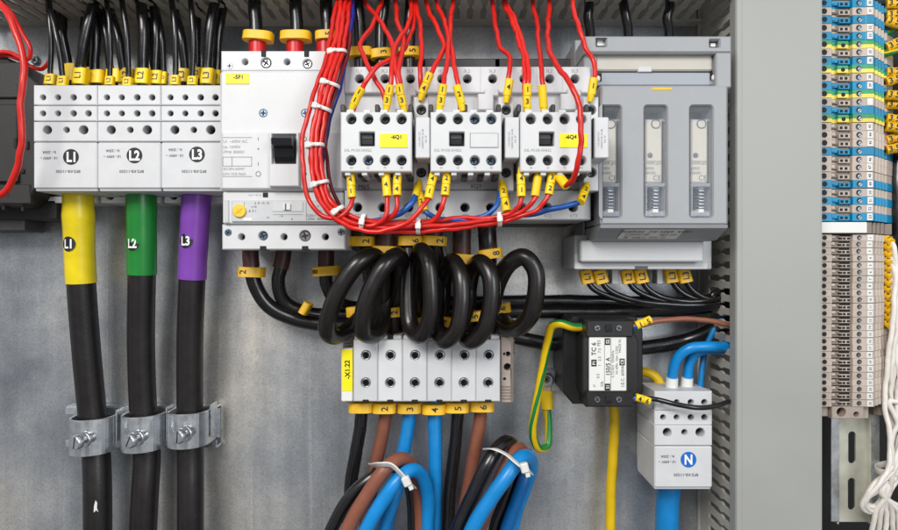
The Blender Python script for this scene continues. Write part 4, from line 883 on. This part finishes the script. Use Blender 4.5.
cable('yellow_cable', [(622, 372, 16), (638, 371.5, 20), (648, 372.5, 24), (656, 377, 28), (660, 384, 30), (661, 396, 30)], 4.6, 'cable_yellow', 'short yellow cable arching from behind the transformer into the neutral block', cat='cable', n=20)
GN = 'blue wires of the neutral block'
for pts, r, mt, ferr, lab in (([(671.3, 398, 52), (672, 380, 54), (674, 366, 58), (680, 355, 62), (690, 348.5, 66), (704, 346.5, 66), (722, 346.5, 62), (750, 346, 54)], 5.0, 'cable_blue', 671.6, 'thick blue wire in the left white ferrule of the neutral block, bent into the duct'),
        ([(686.8, 398, 46), (687.5, 380, 48), (689.5, 364, 50), (695, 354, 52), (704, 350, 54), (722, 349, 54), (750, 348, 48)], 5.0, 'cable_blue', 686.7, 'thick blue wire in the second white ferrule, bent into the duct behind the first'),
        ([(700.4, 398, 46), (700.6, 385, 46), (703, 362, 44), (707, 345, 40), (713, 332, 36), (719, 322, 34), (730, 310, 30)], 2.9, 'cable_blue', None, 'thin blue wire rising from the neutral block past the thick ones')):
    o = cable('neutral_wire', pts, r, mt, lab, GN, n=20)
    if ferr: m = MB(); m.tube(pp([(ferr - .3, 392, pts[0][2] + 1), (ferr, 384, pts[1][2]), (ferr + .6, 377.5, pts[1][2] + 1)]), [5.6, 5.6, 5.2], 'label_white', n=20); part(m, 'ferrule', o)
cable('neutral_cable', [(669, 470, 40), (668.5, 490, 40), (667, 520, 40), (665, 640, 40)], 11.2, 'cable_blue', 'thick blue cable leaving the bottom of the neutral block', cat='cable', n=26)
# ---------------------------------------------------------------- six wires under the fuse switch
GF = 'black wires under the fuse switch'
for i, (x, y, tl, st, lab) in enumerate(((586.5, 276.5, 14, 'L1', 'leftmost black wire under the fuse switch with a tilted L1 tag'), (600.5, 276.5, 16, 'L1', 'second black wire with an L1 tag, left of the white rib'), (627.5, 276.5, 10, 'L2', 'black wire with a tilted L2 tag right of the white rib'), (641, 276, 13, 'L2', 'black wire with an L2 tag left of the second rib'), (671, 275.5, 8, 'L3', 'black wire with an L3 tag right of the second rib'), (684.5, 275.5, 12, 'L3', 'black wire with an L3 tag nearest the upright duct'))):
    e = (i % 2) * 2.4; d = 46 + e; f = 1 - i / 7
    o = cable('outgoing_wire', [(x - 2.5, 262, d), (x, 276, d), (x + 5, 287, d), (x + 16 + 8 * f, 297, d + 1), (x + 36 * f + 22, 304 - i * .9, d + 3), (712, 307 - i * 2.4, d + 2), (728, 303 - i * 2.6, d), (746, 300 - i * 2.6, d - 6)], 2.9, 'cable_black', lab, GF)
    collar(o, x, y, d + 1, 13, 14, st, 90 - 6, tl, .0, size=6, mt='collar_yellow', deep=.5)

# ---------------------------------------------------------------- red control wires, top
GRT = 'red control wires above the contactors'
R_ = 2.35
def red(pts, lab, mk=None, grp=GRT, r=R_, mt='wire_red', mks=(), chars=''):
    o = cable('control_wire', pts, r, mt, lab, grp, step=2.5, n=14)
    for p0, p1, ch in mks: marker(o, p0, p1, 4.3, ch, rot=0)
    return o
red([(413, -12, 66), (414, 6, 74), (412, 30, 92), (403, 50, 110), (392, 59, 126), (378, 66, 138), (367, 80, 142), (358, 98, 140), (352.5, 112, 136)], 'red wire sweeping left across others to the leftmost -6Q1 tag', mks=[((362.5, 88, 142), (354, 104, 139), '11')])
red([(383, -12, 64), (381, 4, 74), (373, 24, 92), (360.5, 46, 116), (366, 62, 126), (376, 80, 134), (384, 96, 138), (386.5, 112, 136)], 'red wire looping out left before reaching the second tag of the -6Q1 contactor')
red([(408, -12, 66), (411, 8, 78), (408, 26, 98), (396, 44, 120), (393, 60, 132), (391, 80, 140), (387.5, 98, 141), (386, 112, 136)], 'red wire coming straight down to the 3 tag of the -6Q1 contactor', mks=[((390, 85, 142), (386.8, 106, 140), '13')])
red([(360, -12, 60), (366, 3, 70), (379, 20, 92), (389, 36, 112), (394, 56, 128), (397, 78, 138), (401, 96, 140), (403.5, 112, 136)], 'red wire slanting from the left to the right tag of the -6Q1 contactor', mks=[((399, 84.5, 142), (403.3, 106, 140), '13')])
red([(395, -12, 66), (396, 6, 76), (398, 24, 96), (404, 40, 112), (401, 56, 126), (399, 72, 136), (401, 92, 139), (403, 112, 134)], 'red wire bowed right, joining the right tag of the -6Q1 contactor')
red([(422, -12, 66), (428, 8, 74), (436, 26, 92), (444, 45, 108), (440, 58, 116), (430.5, 74, 124), (424, 88, 124), (421.5, 102, 120)], 'red wire bowed right, ending at the side contact beside the -6Q1 block', mks=[((430.5, 73, 127), (422.5, 94, 125), '14')])
red([(415, -12, 66), (417, 8, 76), (420.5, 28, 92), (421.5, 48, 108), (420.5, 66, 118), (421, 84, 120), (422, 102, 116)], 'straight red wire behind the tag of the side contact beside the -6Q1 block')
red([(435, -12, 66), (438, 6, 76), (446, 26, 94), (448.5, 46, 114), (446.5, 66, 130), (443.5, 84, 140), (440.5, 98, 140), (439.5, 112, 136)], 'red wire with a 1 3 tag at the left screw of the middle contactor', mks=[((443.5, 84.5, 142), (440, 106, 140), '13')])
red([(453.5, -12, 66), (452.5, 6, 76), (450, 30, 96), (452, 52, 116), (456, 74, 134), (459, 94, 140), (460.5, 112, 136)], 'red wire with a 2 tag at the second screw of the middle contactor', mks=[((456.5, 85, 142), (461, 104, 140), '2')])
red([(492, -12, 64), (493, 6, 72), (496, 28, 90), (500, 46, 104), (508.5, 56, 114), (510, 68, 122), (508, 84, 124), (507.5, 102, 118)], 'red wire bent right to the side contact of the middle contactor', mks=[((509.3, 79, 126), (507, 96, 125), '4')])
red([(505, -12, 64), (506.5, 4, 72), (516, 22, 92), (522.5, 44, 114), (528, 62, 130), (528, 82, 140), (526.5, 98, 140), (526.5, 112, 136)], 'right one of a close pair of red wires, tagged 3, on the -6Q4 contactor', mks=[((527, 84, 142), (527.2, 108, 140), '13')])
red([(503, -12, 62), (504.5, 4, 70), (512, 20, 88), (519, 42, 110), (524.5, 62, 127), (524.5, 84, 138), (526, 112, 134)], 'left one of a close pair of red wires on the -6Q4 contactor')
red([(532, -12, 64), (533.5, 6, 72), (537.5, 26, 92), (539, 48, 114), (541.5, 68, 132), (543, 86, 140), (543, 112, 136)], 'red wire with a blank tag at the second screw of the -6Q4 contactor', mks=[((542.5, 85, 142), (543.8, 108, 140), '')])
o = red([(550, -12, 64), (549.5, 4, 74), (548, 28, 100), (549, 48, 126), (557, 66, 146), (569, 82, 160), (577, 98, 166), (580.8, 120, 168), (580.5, 146, 168), (577, 168, 164), (571, 181, 156), (563, 186, 148), (557, 178, 140)], 'long red wire hanging in front of the -6Q4 contactor', r=2.7)
marker(o, (567, 186, 151), (556.5, 173, 141), 5, '')
red([(572, -12, 70), (573.5, 8, 96), (579, 28, 118), (586, 48, 121), (593.5, 62, 122), (594.5, 74, 124), (592, 88, 126), (590.5, 102, 118)], 'red wire over the corner of the grey fuse switch to the last side contact', mks=[((593.5, 78, 126), (591, 95, 125), '1')])
# left edge
GRE = 'red wires at the far left edge'
red([(-14, -10, 100), (3, 8, 108), (14, 28, 112), (22, 52, 114), (23.5, 80, 114), (20.5, 110, 114), (22, 138, 112), (18, 165, 110), (6, 190, 106), (-16, 206, 100)], 'long red wire hanging down before the dark device casing', grp=GRE, r=3.2)
red([(-6, -8, 70), (10, 12, 76), (24, 36, 80), (30.5, 50, 80), (29, 58, 78), (22, 59, 76), (10, 53, 74), (-12, 53.5, 70)], 'red wire doubling back in a hairpin beside the top of the long one', grp=GRE, r=2.1)
red([(-12, 56, 64), (6, 56, 68), (22, 61, 70), (32, 67, 68), (40, 69.5, 62), (47, 65, 52), (52, 50, 40), (50, 20, 30)], 'red wire dipping past the casing corner towards the black wires', grp=GRE, r=2.0)

# ---------------------------------------------------------------- tied red bundle
B = [(347, -16, 58), (345, 2, 74), (341.5, 28, 96), (337, 55, 118), (329, 82, 128), (321, 112, 134), (315.5, 145, 138), (318.5, 178, 140), (327, 203, 142), (345, 219.5, 142), (370, 226, 142), (418, 226.5, 140), (460, 223, 138), (500, 218, 136)]
def along(i0, i1, ox, od):
    out = []
    for i in range(i0, i1):
        a, b = B[max(0, i - 1)], B[min(len(B) - 1, i + 1)]; dx, dy = b[0] - a[0], b[1] - a[1]; L = math.hypot(dx, dy)
        w = 1 + .12 * math.sin(i * 1.7 + ox)
        out.append((B[i][0] + dy / L * ox * w, B[i][1] - dx / L * ox * w, B[i][2] + od))
    return out
GBU = 'red control wires of the tied bundle'
def bw(i1, ox, od, tail, lab, mks=(), mt='wire_red', r=R_, grp=GBU):
    o = cable('control_wire', along(0, i1, ox, od) + tail, r, mt, lab, grp, step=2.5, n=14)
    for p0, p1, ch in mks: marker(o, p0, p1, 4.3, ch, rot=0)
o = cable('control_wire', along(0, 4, -9, 2) + [(308.5, 112, 138), (302, 145, 142), (303.5, 172, 144), (308, 197, 145), (319, 214, 146), (334, 219, 147), (346, 213, 147), (351.5, 203, 146), (351.5, 190, 142), (349.5, 172, 136)], R_, 'wire_red', 'outermost red bundle wire, swinging wide to the left tag under -6Q1', GBU, step=2.5, n=14)
marker(o, (350, 175, 142), (352.5, 198, 146), 4.3, '41')
bw(11, 0, 4.5, [(376, 225, 146), (385, 218, 148), (387, 205, 147), (386, 190, 143), (385.5, 172, 136)], 'red bundle wire rising to the 4 tag under the middle of the -6Q1 block', [((385.5, 175, 142), (387, 197, 147), '4')])
bw(11, 4.6, 2.5, [(384, 222, 143), (394, 214, 146), (397, 204, 147), (397, 190, 143), (397.5, 172, 136)], 'red bundle wire rising to the 4 4 tag under the right of the -6Q1 block', [((397.5, 174, 142), (397, 196, 147), '44')])
bw(10, -4.6, 5, [(352, 228, 147), (378, 231.5, 149), (404, 224, 151), (420, 211, 152), (428.5, 198, 149), (432.5, 184, 142), (434, 170, 136)], 'red bundle wire crossing in front to the slanted tag of the middle contactor', [((433.3, 174, 142), (428, 199, 149), '41')])
bw(12, 2.2, -1, [(430, 222, 140), (439, 215, 144), (443, 205, 146), (445.5, 190, 143), (447, 170, 136)], 'red bundle wire rising to the 2 2 tag of the middle contactor', [((447, 174, 142), (444.5, 196, 147), '22')])
bw(13, 4.8, -2, [(488, 218, 138), (508, 214.5, 140), (519, 206, 144), (521.5, 194, 144), (521, 172, 136)], 'red bundle wire rising to the 4 1 tag of the -6Q4 contactor', [((521, 174, 142), (521.4, 197, 146), '41')])
bw(14, -.5, 2.5, [(520, 212, 142), (532, 203, 146), (536.5, 194, 145), (538, 172, 136)], 'red bundle wire rising to the blank tag of the -6Q4 contactor', [((538, 176, 142), (535.5, 197, 146), '')])
bw(14, -4.8, 1, [(522, 216, 141), (538, 209, 145), (547, 198, 146), (551, 186, 143), (552.5, 170, 136)], 'red bundle wire rising to the 3 2 tag of the -6Q4 contactor', [((552, 173, 142), (549, 195, 146), '32')])
cable('control_wire', along(0, 7, 9, -3) + [(327, 160, 128), (330, 182, 126), (336, 198, 124), (343, 212, 124), (356, 224, 128)], 1.9, 'wire_dark_red', 'dark red wire behind the bundle, beside the blue one', GBU, n=12)
GBB = 'blue control wires'
cable('control_wire', along(0, 3, 9, -4) + [(346, 56, 108), (340, 84, 116), (331, 112, 122), (324, 145, 124), (322, 178, 126), (330, 204, 128), (348, 220, 130)], 3.0, 'wire_navy', 'navy blue wire running down beside the tied red bundle', GBB, n=14)
o = cable('control_wire', [(368, 222, 130), (386, 219, 134), (402, 212, 138), (411.5, 203, 138), (415.5, 194, 130), (419, 184, 120)], 2.9, 'wire_blue', 'blue wire rising to the side contact beside the -6Q1 block', GBB, n=14)
marker(o, (418.5, 186.5, 125), (416.5, 198, 132), 4.4, '')
o = cable('control_wire', [(419, 186, 116), (421, 200, 128), (424, 211, 134), (433, 217, 136), (452, 219.5, 136), (478, 218.5, 134), (490, 213, 134), (497, 205, 134), (499, 196, 130), (503, 184, 122)], 2.6, 'wire_blue', 'blue wire linking the side contacts of the first two contactors', GBB, n=14)
marker(o, (419.5, 194, 128), (424, 212, 136), 4.3, '2'); marker(o, (502.5, 186.5, 127), (506.5, 212, 137), 4.4, '24')
o = cable('control_wire', [(506, 216, 130), (530, 214, 134), (552, 209.5, 136), (571, 205, 136), (579, 202, 134), (584, 194, 128), (588, 184, 120)], 2.9, 'wire_blue', 'blue wire rising to the side contact next to the fuse switch', GBB, n=14)
marker(o, (586, 188, 127), (580.5, 202.5, 137), 4.4, '24')
GTI = 'white ties on the red bundle'
for x, y, d, ang, ru, hd, lab in ((337, 53, 116, 8, 9.5, 150, 'white tie on the red bundle above the breaker corner'), (330, 85, 128, -14, 9.5, 150, 'white tie on the red bundle level with the yellow tags'), (322, 109, 134, -16, 9.5, 140, 'white tie on the red bundle just above the breaker toggle level'), (315, 146, 139, 6, 9.0, 120, 'white tie on the red bundle beside the breaker toggle'), (320, 184, 141, 18, 9.0, 120, 'white tie on the red bundle at the start of its bend')):
    a = math.radians(ang); ring_tie(P(x, y, d), V(-math.sin(a), 0, math.cos(a)), V(math.cos(a), 0, math.sin(a)), ru * k(d), 6.6, 1.4, .45, 'cable_tie', lab, GTI, head=-120, hs=2.5)
for x, y, d, ang, ru, hd, lab in ((337.5, 211.5, 143, 38, 8.2, -100, 'white tie in the bend of the red bundle below the breaker'), (363, 222.5, 143, 78, 8.4, -90, 'white tie on the level run of red wires under the -6Q1 block'), (418.5, 226.5, 141, 88, 7.6, -90, 'white tie on the level run of red wires before the middle contactor'), (499, 219.5, 138, 96, 7.0, -90, 'last white tie on the level red wires, before the -6Q4 contactor')):
    a = math.radians(ang); ring_tie(P(x, y, d), V(-math.sin(a), 0, math.cos(a)), V(math.cos(a), 0, math.sin(a)), ru * k(d), 7.0, 1.6, .5, 'cable_tie', lab, GTI, head=hd, hs=2.4)

# ---------------------------------------------------------------- terminal strip on the right
X0 = P(818.5, 0, 60).x
def xs_(px, d=60): return (px - CX) * k(d)
def rail_terminal(kind, pitch, name='rail_terminal'):
    colr = {'grey': 'terminal_grey', 'blue': 'terminal_blue', 'gy': 'terminal_green', 'small': 'terminal_grey'}[kind]
    t = bpy.data.objects.new(name, None); col.objects.link(t); ORG[t.name] = Vector((0, 0, 0)); t.empty_display_size = .01
    h = pitch / 2 - .12; mb = MB(); small = kind == 'small'
    def slab(prof, zc, z0, z1, mt): mb.prism(prof, lambda x, y, c: V(x, -y, z1 - c), z1 - z0, mt, .18)
    prof = [(xs_(818.5), 8), (xs_(818.5), 56), (xs_(819.5), 58), (xs_(833), 58), (xs_(834), 53), (xs_(853), 53), (xs_(854), 58), (xs_(866.5), 58), (xs_(867.5), 58.6), (xs_(875), 58.6), (xs_(875.4, 53), 53), (xs_(878, 53), 53), (xs_(878.4, 48), 48), (xs_(881, 48), 48), (xs_(881.4, 43), 43), (xs_(884, 43), 43), (xs_(884.3, 36), 36), (xs_(887, 36), 36), (xs_(893, 24), 24), (xs_(893, 24), 8)][::-1]
    if kind == 'gy': slab(prof, 0, -.05, h, 'terminal_green'); slab(prof, 0, -h, -.1, 'terminal_yellow')
    else: slab(prof, 0, -h, h, colr)
    part(mb, 'body', t)
    mb = MB(); r = 2.5 if not small else 2.0
    for x in (xs_(825.5), xs_(860.5)):
        mb.cyl(V(x, -57.4, 0), (0, -1, 0), r + .35, .75, 'terminal_shade' if kind != 'blue' else colr, 18, .1); mb.cyl(V(x, -57.5, 0), (0, -1, 0), r, .72, 'cavity_dark', 18, .1)
    x = xs_(861.2); mb.cyl(V(x, -58.15, -.4), (0, -1, 0), r * .72, .15, 'screw_steel', 14, .05); mb.obox(V(x, -58.32, -.4), V(.7, 0, .7), (0, 1, 0), V(-.7, 0, .7), r * .66, .06, .3, 'cavity_dark', .01)
    part(mb, 'wire_screw', t)
    mb = MB()
    if kind == 'gy':
        mb.box(xs_(840), xs_(851), -56.6, -52, 0, h - .3, 'terminal_green', .2); mb.box(xs_(840), xs_(851), -56.6, -52, -h + .2, -.05, 'terminal_yellow', .2); mb.cyl(V(xs_(845.5), -56.2, -.6), (0, -1, 0), 1.9, .7, 'cavity_dark', 16, .1)
    else:
        sh = 'terminal_shade' if kind != 'blue' else 'terminal_blue'
        mb.box(xs_(833.5), xs_(842.5), -55.2, -52, -h * .35, h - .5, sh, .3); mb.box(xs_(834.5), xs_(838), -56, -52, -h * .1, h - .9, colr, .2); mb.box(xs_(834), xs_(856), -54.5, -52, h * .36, h - .1, 'cavity_dark' if small else 'terminal_shade', .1)  # dark strip along the top paints in the shading of the bridge area
        mb.box(xs_(841), xs_(852), -57.2, -52, -h + .5, h * .35, colr, .3)
        for x in ((843.6, 848.4) if not small else (842.5, 846, 850.2)): mb.box(xs_(x - 1.5), xs_(x + 1.3), -57.5, -55, -h * .55, h * .12, 'cavity_dark', .1)
        if small: mb.box(xs_(833.4), xs_(841), -56.6, -52, -h * .9, -h * .3, 'terminal_shade', .2)
    part(mb, 'bridge_slot', t)
    return t
protos = {kd: rail_terminal(kd, p) for kd, p in (('grey', 7.47), ('blue', 7.47), ('gy', 7.47), ('small', 6.25))}
used = set()
def place(kd, z, lab, grp, tagtxt):
    src = protos[kd]
    if kd in used:
        r = src.copy(); col.objects.link(r)
        for ch in list(src.children):
            if ch.name.startswith('number_tag'): continue
            c = ch.copy(); col.objects.link(c); c.parent = r
    else: r = src; used.add(kd)
    r.location = V(random.uniform(-.35, .35), random.uniform(-.3, .3), z) * S; r.rotation_euler.y = random.uniform(-.0005, .0005); tag(r, lab, 'terminal', grp); ORG[r.name] = Vector((0, 0, z))
    if tagtxt is not None:
        h = 3.2 if kd != 'small' else 2.7
        mb = MB(); mb.box(xs_(868.0), xs_(873.6), -59.1, -58.4, z - h, z + h, 'label_white', .15)
        if tagtxt: mb.text(tagtxt, (V(xs_(870.8), -59.25, z), V(0, 0, 1), V(-1, 0, 0)), 2.5 if kd != 'small' else 2.2, 'print_black', .01)
        part(mb, 'number_tag', r)
seq = 'b g b g b y g b y g b y g b y g g g b g g g b g b g b'.split(); full = {'b': 'blue', 'g': 'grey', 'y': 'gy'}
ords = 'first second third fourth fifth sixth seventh eighth ninth tenth eleventh twelfth thirteenth fourteenth fifteenth'.split(); cnt = {}
tags = {0: '30', 1: '31', 3: '32', 4: '33', 6: '35', 7: '36', 9: '38', 10: '39', 12: '', 15: '43', 16: '44', 17: '45', 19: '46', 20: '47', 21: '48', 22: '49', 23: '50', 24: '51', 25: '52', 26: '53'}
word = {'b': 'blue', 'g': 'beige-grey', 'y': 'green-yellow'}
for i, c in enumerate(seq):
    cnt[c] = cnt.get(c, 0) + 1; z = P(0, 2.2 + 8.26 * i, 60).z
    nb = [word[seq[j]] for j in (i - 1, i + 1) if 0 <= j < len(seq)]
    place(full[c], z, '%s terminal, %s of its colour counted from the top of the right strip' % (word[c], ords[cnt[c] - 1]), 'upper terminals of the right strip', tags.get(i))
t = single((lambda m: (m.box(xs_(819), xs_(866), -62, -8, P(0, 233.2, 60).z, P(0, 222.2, 60).z, 'label_white', .6), m.box(xs_(817.6), xs_(819.2), -62.5, -8, P(0, 233, 60).z, P(0, 222.4, 60).z, 'screw_steel', .4), m)[-1])(MB()), 'end_plate', 'white end plate lying across the terminal strip between its upper and lower parts', 'end plate')
m = MB()
for j, (a, b, dd) in enumerate(((866.3, 872, 57), (872.3, 876, 53), (876.3, 880, 48), (880.3, 884, 43), (884.3, 892, 34))): m.box(xs_(a, dd), xs_(b, dd), -dd, -8, P(0, 233.4, 60).z, P(0, 222, 60).z, 'terminal_shade', .3)
part(m, 'stepped_side', t)
z0 = 237.5
for i in range(25): place('small', P(0, z0 + 6.92 * i, 60).z, 'beige terminal with the small tag numbered %d in the lower strip' % (i + 1), 'lower terminals of the right strip', str(i + 1))
t = thing('end_clamp', 'beige end clamp with a large screw hole at the foot of the terminal strip', 'end clamp', P(852, 418, 30)); mb = MB(); zt, zb = P(0, 237.5 + 6.92 * 24.55, 60).z, P(0, 419.5, 60).z
mb.solid(rect(xs_(834), zb, xs_(866), zt), [circ(xs_(843.5), (zt + zb) / 2 + .5, 4.2), circ(xs_(858.5), (zt + zb) / 2 - 1.5, 2.4)], lambda x, z, c: V(x, -57 + c, z), 10, .5, 'clamp_taupe')
mb.box(xs_(834.2), xs_(865.8), -48, -8, zb + .3, zt - .3, 'clamp_taupe', .3); mb.box(xs_(819), xs_(833.6), -52, -8, zb + 1, zt - .2, 'clamp_taupe', .5); mb.box(xs_(866.4), xs_(876), -50, -8, zb - 1.5, zt - .2, 'clamp_taupe', .5); mb.box(xs_(874, 40), xs_(884, 40), -40, -8, zb - 1, zt - .2, 'terminal_shade', .5)
mb.cyl(V(xs_(843.5), -48, (zt + zb) / 2 + .5), (0, -1, 0), 3.9, .8, 'cavity_dark'); mb.cyl(V(xs_(858.5), -48, (zt + zb) / 2 - 1.5), (0, -1, 0), 2.2, .8, 'cavity_dark')
part(mb, 'body', t)
# rail
t = thing('mounting_rail', 'yellowish zinc mounting rail with two long slots under the terminal strip', 'rail', P(852, 522, 0)); mb = MB(); d = 26
a, b = P(834.5, 300, d), P(868, 522, d); mb.box
def stad(x0, y0, x1, y1): q0, q1 = P(x0, y0, d), P(x1, y1, d); return rrect(q0.x, q1.z, q1.x, q0.z, (q1.x - q0.x) / 2 - .01, 8)
mb.solid(rect(a.x, b.z, b.x, -120), [stad(848.5, 431.5, 855.8, 463.5), stad(848.2, 478, 855.4, 510)], lambda x, z, c: V(x, -d + c, z), 2, .4, 'rail_zinc', back=False)
mb.box(a.x - .2, a.x + 1.4, -d - 5, -d + 1, b.z, -120, 'rail_zinc', .3); mb.box(b.x - 1.4, b.x + .2, -d - 5, -d + 1, b.z, -120, 'rail_zinc', .3)
mb.box(a.x - 7, a.x + .8, -d - 6.4, -d - 4.8, b.z + 3, -120, 'zinc', .3); mb.box(b.x - .8, b.x + 7, -d - 6.4, -d - 4.8, b.z + 2, -120, 'zinc', .3)
part(mb, 'channel', t)
# wires on the right-hand side
GW = 'tagged wires leaving the terminal strip'
wy = [(4, 6), (15, 17), (20, 26), (33, 30), (47, 44), (54, 53), (72, 74), (82, 80), (94, 98), (104, 107), (118, 122), (126, 130), (140, 138), (150, 149)]
for i, (y0, y1) in enumerate(wy):
    g = i in (3, 5); d = 34 + (i % 3) * 3
    o = cable('terminal_wire', [(882, y0 + 1, d - 4), (888, y0, d), (898, y1 - (2 if i < 12 else -1), d + 2), (912, y1 - (5 if i < 12 else -6), d + 2), (930, y1 - 8, d), (965, y1 + 6, d - 6), (985, y1 + 60, d - 10), (990, 400, d - 12), (990, 640, d - 12)], 2.6, 'cable_yellow' if g else 'cable_black', 'tagged wire leaving the right strip, %s from the top' % (ords[i]), GW, stripe=('cable_green', .02, gy) if g else None)
    if not g: marker(o, (886, y0 + .6, d + 1), (899.5, y1 - 1.8, d + 4), 4.9, '35' if i % 3 else '32', rot=0, size=5.5, mt='collar_yellow'); marker(o, (900, y1 - 2, d + 4), (911, y1 - 4, d + 4), 4.9, '1', rot=0, size=5.5, mt='collar_yellow')
cable('vertical_cable', [(899, 120, 20), (898, 160, 22), (897.5, 195, 24), (899, 240, 24), (905, 290, 20)], 7.5, 'cable_black', 'thick black cable running upright at the right edge behind the white wires', cat='cable', n=20)
for i in range(13):
    y = 238 + i * 7.0; d = 36
    o = cable('white_wire', [(880, y, d - 4), (888, y + 1, d), (893, y + 7, d + 8), (896 + (i % 3) * 3.0, y + 30, d + 10), (893 + (i % 5) * 3.2, y + 80, d + 14 - (i % 4) * 3), (885 + (i * 37 % 13) * 2.4, 400, d + 12 - (i % 4) * 4), (890 + (i * 5 % 13) * 1.6, 440, d + 18 - (i % 4) * 4), (888.5 + (i * 7 % 13) * 1.1, 468, d + 22 - (i % 4) * 4)] + ([(880 - (i % 5) * 1.5, 482 + (i % 3) * 3, d + 24 - i), (868 - (i % 4) * 2, 496 + (i % 4) * 3.0, d + 22 - i), (865 + (i % 3), 503 + (i % 4) * 2.4, d + 18 - i), (874, 506 + (i % 4) * 2, d + 14 - i), (884, 496 + (i % 3) * 4, d + 10 - i), (892, 482, d + 8 - i), (897, 472, d + 4 - i)] if i < 7 else [(889 - (i - 8) * 2.4, 490, d + 20), (881 + (i - 8) * 5.5, 512, d + 16), (878 + (i - 8) * 7, 545, d + 12), (878 + (i - 8) * 7, 640, d + 4)]),
        2.4, 'wire_white', 'white wire from lower terminal %d, %s' % (i + 1, 'folded into the loops at the bottom' if i < 7 else 'hanging below the tie'), 'white wires of the right bundle', step=3)
    marker(o, (886, y + .4, d + 2), (892, y + 4.5, d + 8), 4.0, str(i + 1)[-1], rot=90, size=4, mt='collar_yellow')
m = MB(); m.tube([P(896, 468, 46) + V(17 * math.cos(z), 13 * math.sin(z), 2.5 * math.cos(z)) for z in [2 * math.pi * j / 30 for j in range(30)]], 1, 'wire_white', n=10, closed=True, flat=(.6, 3))
single(m, 'cable_tie', 'off-white tie gathering the white wires at the lower right', 'cable tie')

# ---------------------------------------------------------------- light, world, camera
w = bpy.data.worlds.new('World'); scene.world = w; w.use_nodes = True
nt = w.node_tree; bg = nt.nodes['Background']; bg.inputs['Strength'].default_value = WORLD
tc = nt.nodes.new('ShaderNodeTexCoord'); sp = nt.nodes.new('ShaderNodeSeparateXYZ'); nt.links.new(tc.outputs['Generated'], sp.inputs[0])
mr = nt.nodes.new('ShaderNodeMapRange'); mr.inputs['From Min'].default_value = -1; nt.links.new(sp.outputs['Z'], mr.inputs['Value'])
rp = nt.nodes.new('ShaderNodeValToRGB'); els = rp.color_ramp.elements
els[0].position = 0.1; els[0].color = (.38, .36, .34, 1); els[1].position = .95; els[1].color = (1.1, 1.15, 1.25, 1)
for p_, c_ in ((.42, (.62, .63, .66, 1)), (.56, (.95, .98, 1.02, 1))): e_ = els.new(p_); e_.color = c_
nt.links.new(mr.outputs[0], rp.inputs['Fac'])
nz = nt.nodes.new('ShaderNodeTexNoise'); nz.inputs['Scale'].default_value = 2.6; nz.inputs['Detail'].default_value = 2; nt.links.new(tc.outputs['Generated'], nz.inputs['Vector'])
r2 = nt.nodes.new('ShaderNodeValToRGB'); r2.color_ramp.elements[0].position = .38; r2.color_ramp.elements[0].color = (.30, .33, .40, 1); r2.color_ramp.elements[1].position = .62; r2.color_ramp.elements[1].color = (1.7, 1.66, 1.58, 1)
nt.links.new(nz.outputs['Fac'], r2.inputs['Fac'])
mx = nt.nodes.new('ShaderNodeMix'); mx.data_type = 'RGBA'; mx.blend_type = 'MULTIPLY'; mx.inputs['Factor'].default_value = 1
nt.links.new(rp.outputs[0], mx.inputs['A']); nt.links.new(r2.outputs[0], mx.inputs['B']); nt.links.new(mx.outputs['Result'], bg.inputs['Color'])
def area(name, loc, look, size, energy, colr):
    l = bpy.data.lights.new(name, 'AREA'); l.energy = energy; l.color = colr; l.shape = 'RECTANGLE'; l.size, l.size_y = size
    o = bpy.data.objects.new(name, l); col.objects.link(o); o.location = loc
    o.rotation_euler = (Vector(look) - Vector(loc)).to_track_quat('-Z', 'Y').to_euler()
area('window_light', (-.62, -1.65, 1.0), (0, 0, 0), (.9, .7), KEY, (1, .97, .93))
area('fill_light', (.85, -1.5, .35), (.1, 0, 0), (.6, .8), FILL, (.93, .97, 1))  # unseen fill lamp, added to brighten parts the key leaves in shade
cam = bpy.data.cameras.new('camera'); co = bpy.data.objects.new('camera', cam); col.objects.link(co)
co.location = (0, -D * S, 0); co.rotation_euler = (math.pi / 2, 0, 0)
cam.sensor_width = 36; cam.lens = 36 * D / 898.0; cam.clip_start = .01; cam.clip_end = 20
scene.camera = co
vs = scene.view_settings; vs.view_transform = 'Standard'; vs.look = 'None'; vs.exposure = 0; vs.gamma = 1; vs.use_curve_mapping = False
